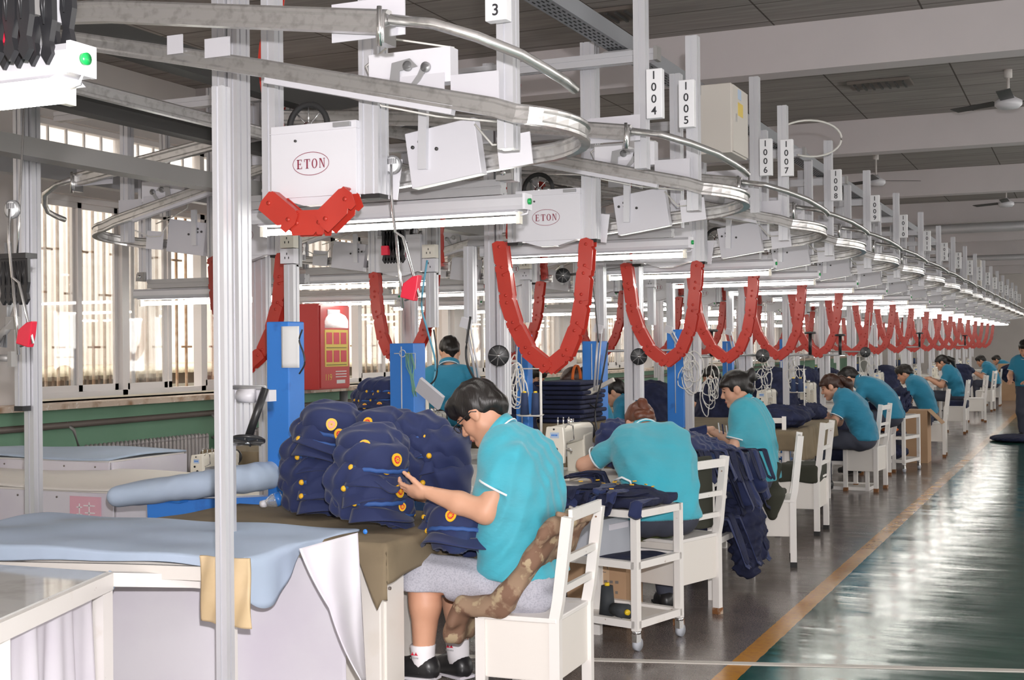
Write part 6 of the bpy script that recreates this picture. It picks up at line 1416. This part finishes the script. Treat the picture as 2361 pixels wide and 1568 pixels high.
# piece held by the woman with the bun
b = MB(); a = at(1622, 990, Y=8.62); b.grid(lambda u, v: tuple(a + V(-.10 + .12 * u, .02 * math.sin(5 * v), -.10 * v + .03 * u)), 12, 12); tag(b.build('cloth_piece', 'navy', None, thick=.006), 'small navy cloth held by the woman with the bun', 'cloth piece')
for k in range(8):
    b = MB(); a = at(1655 + 9 * k, 975 + 3 * k, Y=8.75); b.grid(lambda u, v: tuple(a + V(.008 * u, .03 * v, -.07 * v)), 3, 8); tag(b.build('ribbon', 'navy' if k % 2 else 'trim', None, thick=.003), 'navy and white ribbon end by her hands', 'ribbon', 'ribbon ends by the hands of the bun-haired woman')
# piece held by the man
b = MB(); a = at(905, 1132, Y=4.60); b.grid(lambda u, v: tuple(a + V(-.13 + .15 * u, .04 * v, .030 * (1 - u) + .014 * math.sin(6 * u) + .02 * v)), 16, 10); tag(b.build('cap_visor_piece', 'navy', None, thick=.006), 'navy cap peak pinched between the fingers of the man', 'cloth piece')
# dark pieces near the sewing machine
strips('cut_piece', 5, lambda i: (at(1300, 1105, Z=.76) + V(.02 * i, -.03 * i, 0), (.95, -.25 + .1 * i, 0), .30, .055, .765 + .008 * i, .02, 70 + i, 'navyd', .2), 'cloth piece', 'navy pieces hanging at the sewing machine', lambda i: 'navy piece hanging off the table edge at the cream sewing machine')
heap('garment_heap', 'navy heap on the olive cloth behind the empty chair', [('ell', at(1800, 960, Y=11.4), (.25, .25, .10), None), ('ell', at(1840, 955, Y=11.6), (.14, .2, .08), None)], 'navyd', amp=.02, seed=4)
heap('garment_heap', 'navy heap in front of the ponytailed woman', [('ell', at(1868, 950, Y=12.9), (.16, .22, .09), None)], 'navyd', amp=.018, seed=5)
heap('garment_heap', 'jagged navy heap on top of the second wheeled cart', [('ell', (-2.25, 15.9, .76), (.26, .25, .13), None), ('ell', (-2.08, 16.1, .82), (.14, .2, .17), None)], 'navyd', amp=.03, f=30, seed=6)
heap('garment_heap', 'dark heap on the bottom shelf of the second wheeled cart', [('ell', (-2.22, 15.95, .22), (.26, .25, .09), None)], 'navyd', amp=.015, seed=7)
heap('garment_heap', 'small dark heap with red on the middle shelf of the second wheeled cart', [('ell', (-2.22, 15.95, .44), (.24, .24, .035), None)], 'navyd', amp=.01, seed=8)
heap('red_cloth', 'scrap of red and orange cloth on the middle shelf of the second wheeled cart', [('ell', (-2.15, 15.8, .49), (.10, .08, .03), None)], 'orange', amp=.01, seed=8, cat='cloth')
heap('dark_bag', 'black bag on the lower shelf of the white rack', [('ell', (-2.4, 13.85, .36), (.2, .18, .12), None), ('ell', (-2.25, 13.8, .34), (.15, .14, .08), None)], 'navyd', amp=.012, seed=2, cat='bag')
heap('dark_bag', 'dark pointed cloth on top of the white rack', [('cap', (-2.42, 13.85, .62), (-2.38, 13.85, .78), .15, .03), ('ell', (-2.3, 13.85, .60), (.25, .15, .05), None)], 'navyd', amp=.01, seed=12, cat='cloth')
heap('floor_bundle', 'black cloth lying on the green aisle at the right edge', [('ell', (-1.0, 21.3, .04), (.42, .5, .06), None)], 'navyd', .02, .01, seed=13, cat='cloth')
# big dark stacks on the left-hand tables
def stackp(x0, x1, y0, y1, z0, n, lab, t=.035):
    r = thing('folded_stack', (x0, y0, z0), lab, 'garment stack', 'stacks of folded navy garments')
    for k in range(n):
        rs_ = random.Random(k); b = MB(); o = rs_.uniform(-.015, .015); b.bx(x0 + o, x1 + o, y0 + o, y1 + o, z0 + k * t + .002, z0 + (k + 1) * t - .003); b.build('folded_garment', 'navyd', r, bevel=.012)
    return r
q0, q1 = at(1232, 960, Y=9.0), at(1342, 960, Y=9.0); stackp(q0.x, q1.x, 9.0, 9.5, .93, 9, 'wide stack of folded navy garments behind the slim blue column')
q0, q1 = at(1250, 962, Y=9.2), at(1345, 962, Y=9.2)
b = MB(); b.bx(q0.x - .5, q1.x + .3, 8.95, 9.6, .80, .93); tag(b.build('packing_bench', 'olive'), 'olive cloth-covered bench under the wide folded stack', 'bench')
b = MB(); b.bx(q0.x - .3, q1.x + .25, 9.0, 9.5, 0, .80); tag(b.build('bench_body', 'sheet'), 'pale skirt below the olive bench', 'bench')
for i, (px, py, Y, sx, sz, lab) in enumerate(((1500, 910, 12.2, .24, .14, 'navy garment heap right of the grey post, on the left-hand row'), (1190, 905, 8.9, .16, .12, 'navy garments behind the second post'), (1655, 905, 13.6, .25, .15, 'dark garment heap left of the bun-haired woman'), (1780, 880, 15, .3, .16, 'dark garment heap right of the bun-haired woman'), (1845, 870, 17, .25, .15, 'dark heap above the two navy thread cones'), (1905, 866, 19.5, .25, .10, 'dark heap over the ponytailed woman'), (2040, 858, 22, .25, .09, 'dark heap above the stooping man'), (2215, 850, 27, .22, .09, 'dark heap behind the waistband woman'), (2330, 850, 33, .22, .1, 'dark heap near the right edge at the far end'))):
    c = at(px, py, Y=Y); heap('garment_heap', lab, [('ell', c, (sx, sx * .9, sz), None), ('ell', c + V(sx * .6, .1, -.04), (sx * .6, sx * .6, sz * .7), None), ('ell', c + V(-sx * .6, .1, -.05), (sx * .6, sx * .6, sz * .6), None), ('cap', c + V(0, 0, -.1), (c.x, c.y, .77), sx * .9, sx * 1.05)], 'navyd', .016, .016, seed=30 + i)
# camouflage jacket over the first chair: from over the backrest down and across the seat
path = [at(1352, 1190, Y=4.9), at(1330, 1186, Y=4.9), at(1292, 1215, Y=4.8), at(1262, 1275, Y=4.8), at(1215, 1350, Y=4.8), at(1180, 1392, Y=4.75), at(1120, 1402, Y=4.7), at(1075, 1410, Y=4.68), at(1045, 1440, Y=4.66), at(1038, 1478, Y=4.66)]
pz = [Vector((p.x, 0, p.z)) for p in path]; pz[5].z = max(pz[5].z, .485); pz[6].z = max(pz[6].z, .48); pz[7].z = max(pz[7].z, .475)
P = []
wid = [.10, .16, .20, .21, .21, .21, .21, .20, .16, .07]; rad = [.02, .022, .034, .045, .050, .048, .040, .040, .045, .03]
for k_, (p, w_, r_) in enumerate(zip(pz, wid, rad)):
    if k_ < len(pz) - 1:
        q = pz[k_ + 1]
        for f_ in (0, .25, .5, .75):
            a_ = p.lerp(q, f_); P.append(('cap', (a_.x, 4.84 - w_, a_.z), (a_.x, 4.84 + w_, a_.z), r_ * .75, r_ * .75, .03))
tag(blob(P, .010, .03, (), wrinkles(18, .020, 6)).build('camouflage_jacket', 'camo'), 'brown camouflage jacket spread over the nearest chair', 'jacket')
b = MB(); b.tube([at(1285, 1185, Y=4.66), at(1320, 1192, Y=4.75), at(1362, 1178, Y=5.0), at(1368, 1175, Y=5.05)], .010, 8); tag(b.build('jacket_tie', 'camo'), 'twisted cloth tie along the top of the nearest chair back', 'tie')
def seat_pad(c, rot, m, lab, d=(.17, .2, .025), back=None, cat='cushion'):
    R = Matrix.Rotation(rot, 3, 'Z'); c = Vector(c); Rn = np.array(R); P = [('box', tuple(c + V(0, 0, .48)), d, Rn, .02)]
    return tag(blob(P, .01, .02, (), folds(18, .006, 4)).build('seat_cushion', m), lab, cat, 'seat cushions')
seat_pad((-2.42, 6.95, .02), -.3, 'redcloth', 'red cushion on the chair of the bent woman', (.20, .16, .035))
heap('camouflage_cloth', 'green camouflage cloth on the chair beside the red cushion', [('cap', (-2.15, 6.85, .49), (-2.10, 6.9, .72), .06, .03), ('cap', (-2.45, 6.8, .46), (-2.12, 6.82, .46), .035, .035)], 'camog', amp=.008, cat='cloth')
seat_pad((-2.12, 10.50, .0), 0, 'oliveg', 'dark olive pad on the empty chair', (.17, .22, .07))
tag(blob([('cap', (-2.0, 8.72, .50), (-1.93, 8.76, .68), .05, .03), ('cap', (-1.96, 8.7, .48), (-1.95, 8.68, .36), .09, .03), ('box', (-2.1, 8.9, .48), (.17, .2, .03), None, .02)], .01, .03, (), folds(18, .008, 3)).build('black_jacket', 'oliveg'), 'black jacket hanging over the chair of the woman with the bun', 'jacket')
b = MB(); R = Matrix.Rotation(-.30, 3, 'Z')
o = tag(blob([('box', (-2.0, 7.0, .68), (.012, .16, .20), np.array(Matrix.Rotation(-.3, 3, 'Z')), .01)], .01, .02, (), folds(18, .004, 3)).build('back_cover', 'oliveg'), 'black cloth panel on the back of the bent woman\'s chair', 'cover')
for i, (x, y) in enumerate(((-2.0, 22.9), (-2.05, 18.0))): seat_pad((x, y, 0), 0, 'navyd', ['dark bundle hanging on the chair of the waistband woman', 'dark pad on the chair behind the cardboard box'][i], (.15, .18, .06))
heap('pink_toy', 'pink and orange cloth scraps beside the grey crate on the cart', [('ell', oncart(.42, .0, .66), (.05, .04, .03), None), ('ell', oncart(.36, .02, .63), (.04, .03, .02), None)], 'orange', .008, .006, cat='cloth')
b = MB(); p = oncart(.1, .02, .44); b.grid(lambda u, v: tuple(oncart(.02 + .34 * u, -.01 + .38 * v, .428 + .004 * math.sin(9 * u + 5 * v))), 20, 20); tag(b.build('shelf_cloth', 'navyd', None, thick=.006), 'black cloth on the middle shelf of the wheeled cart', 'cloth')
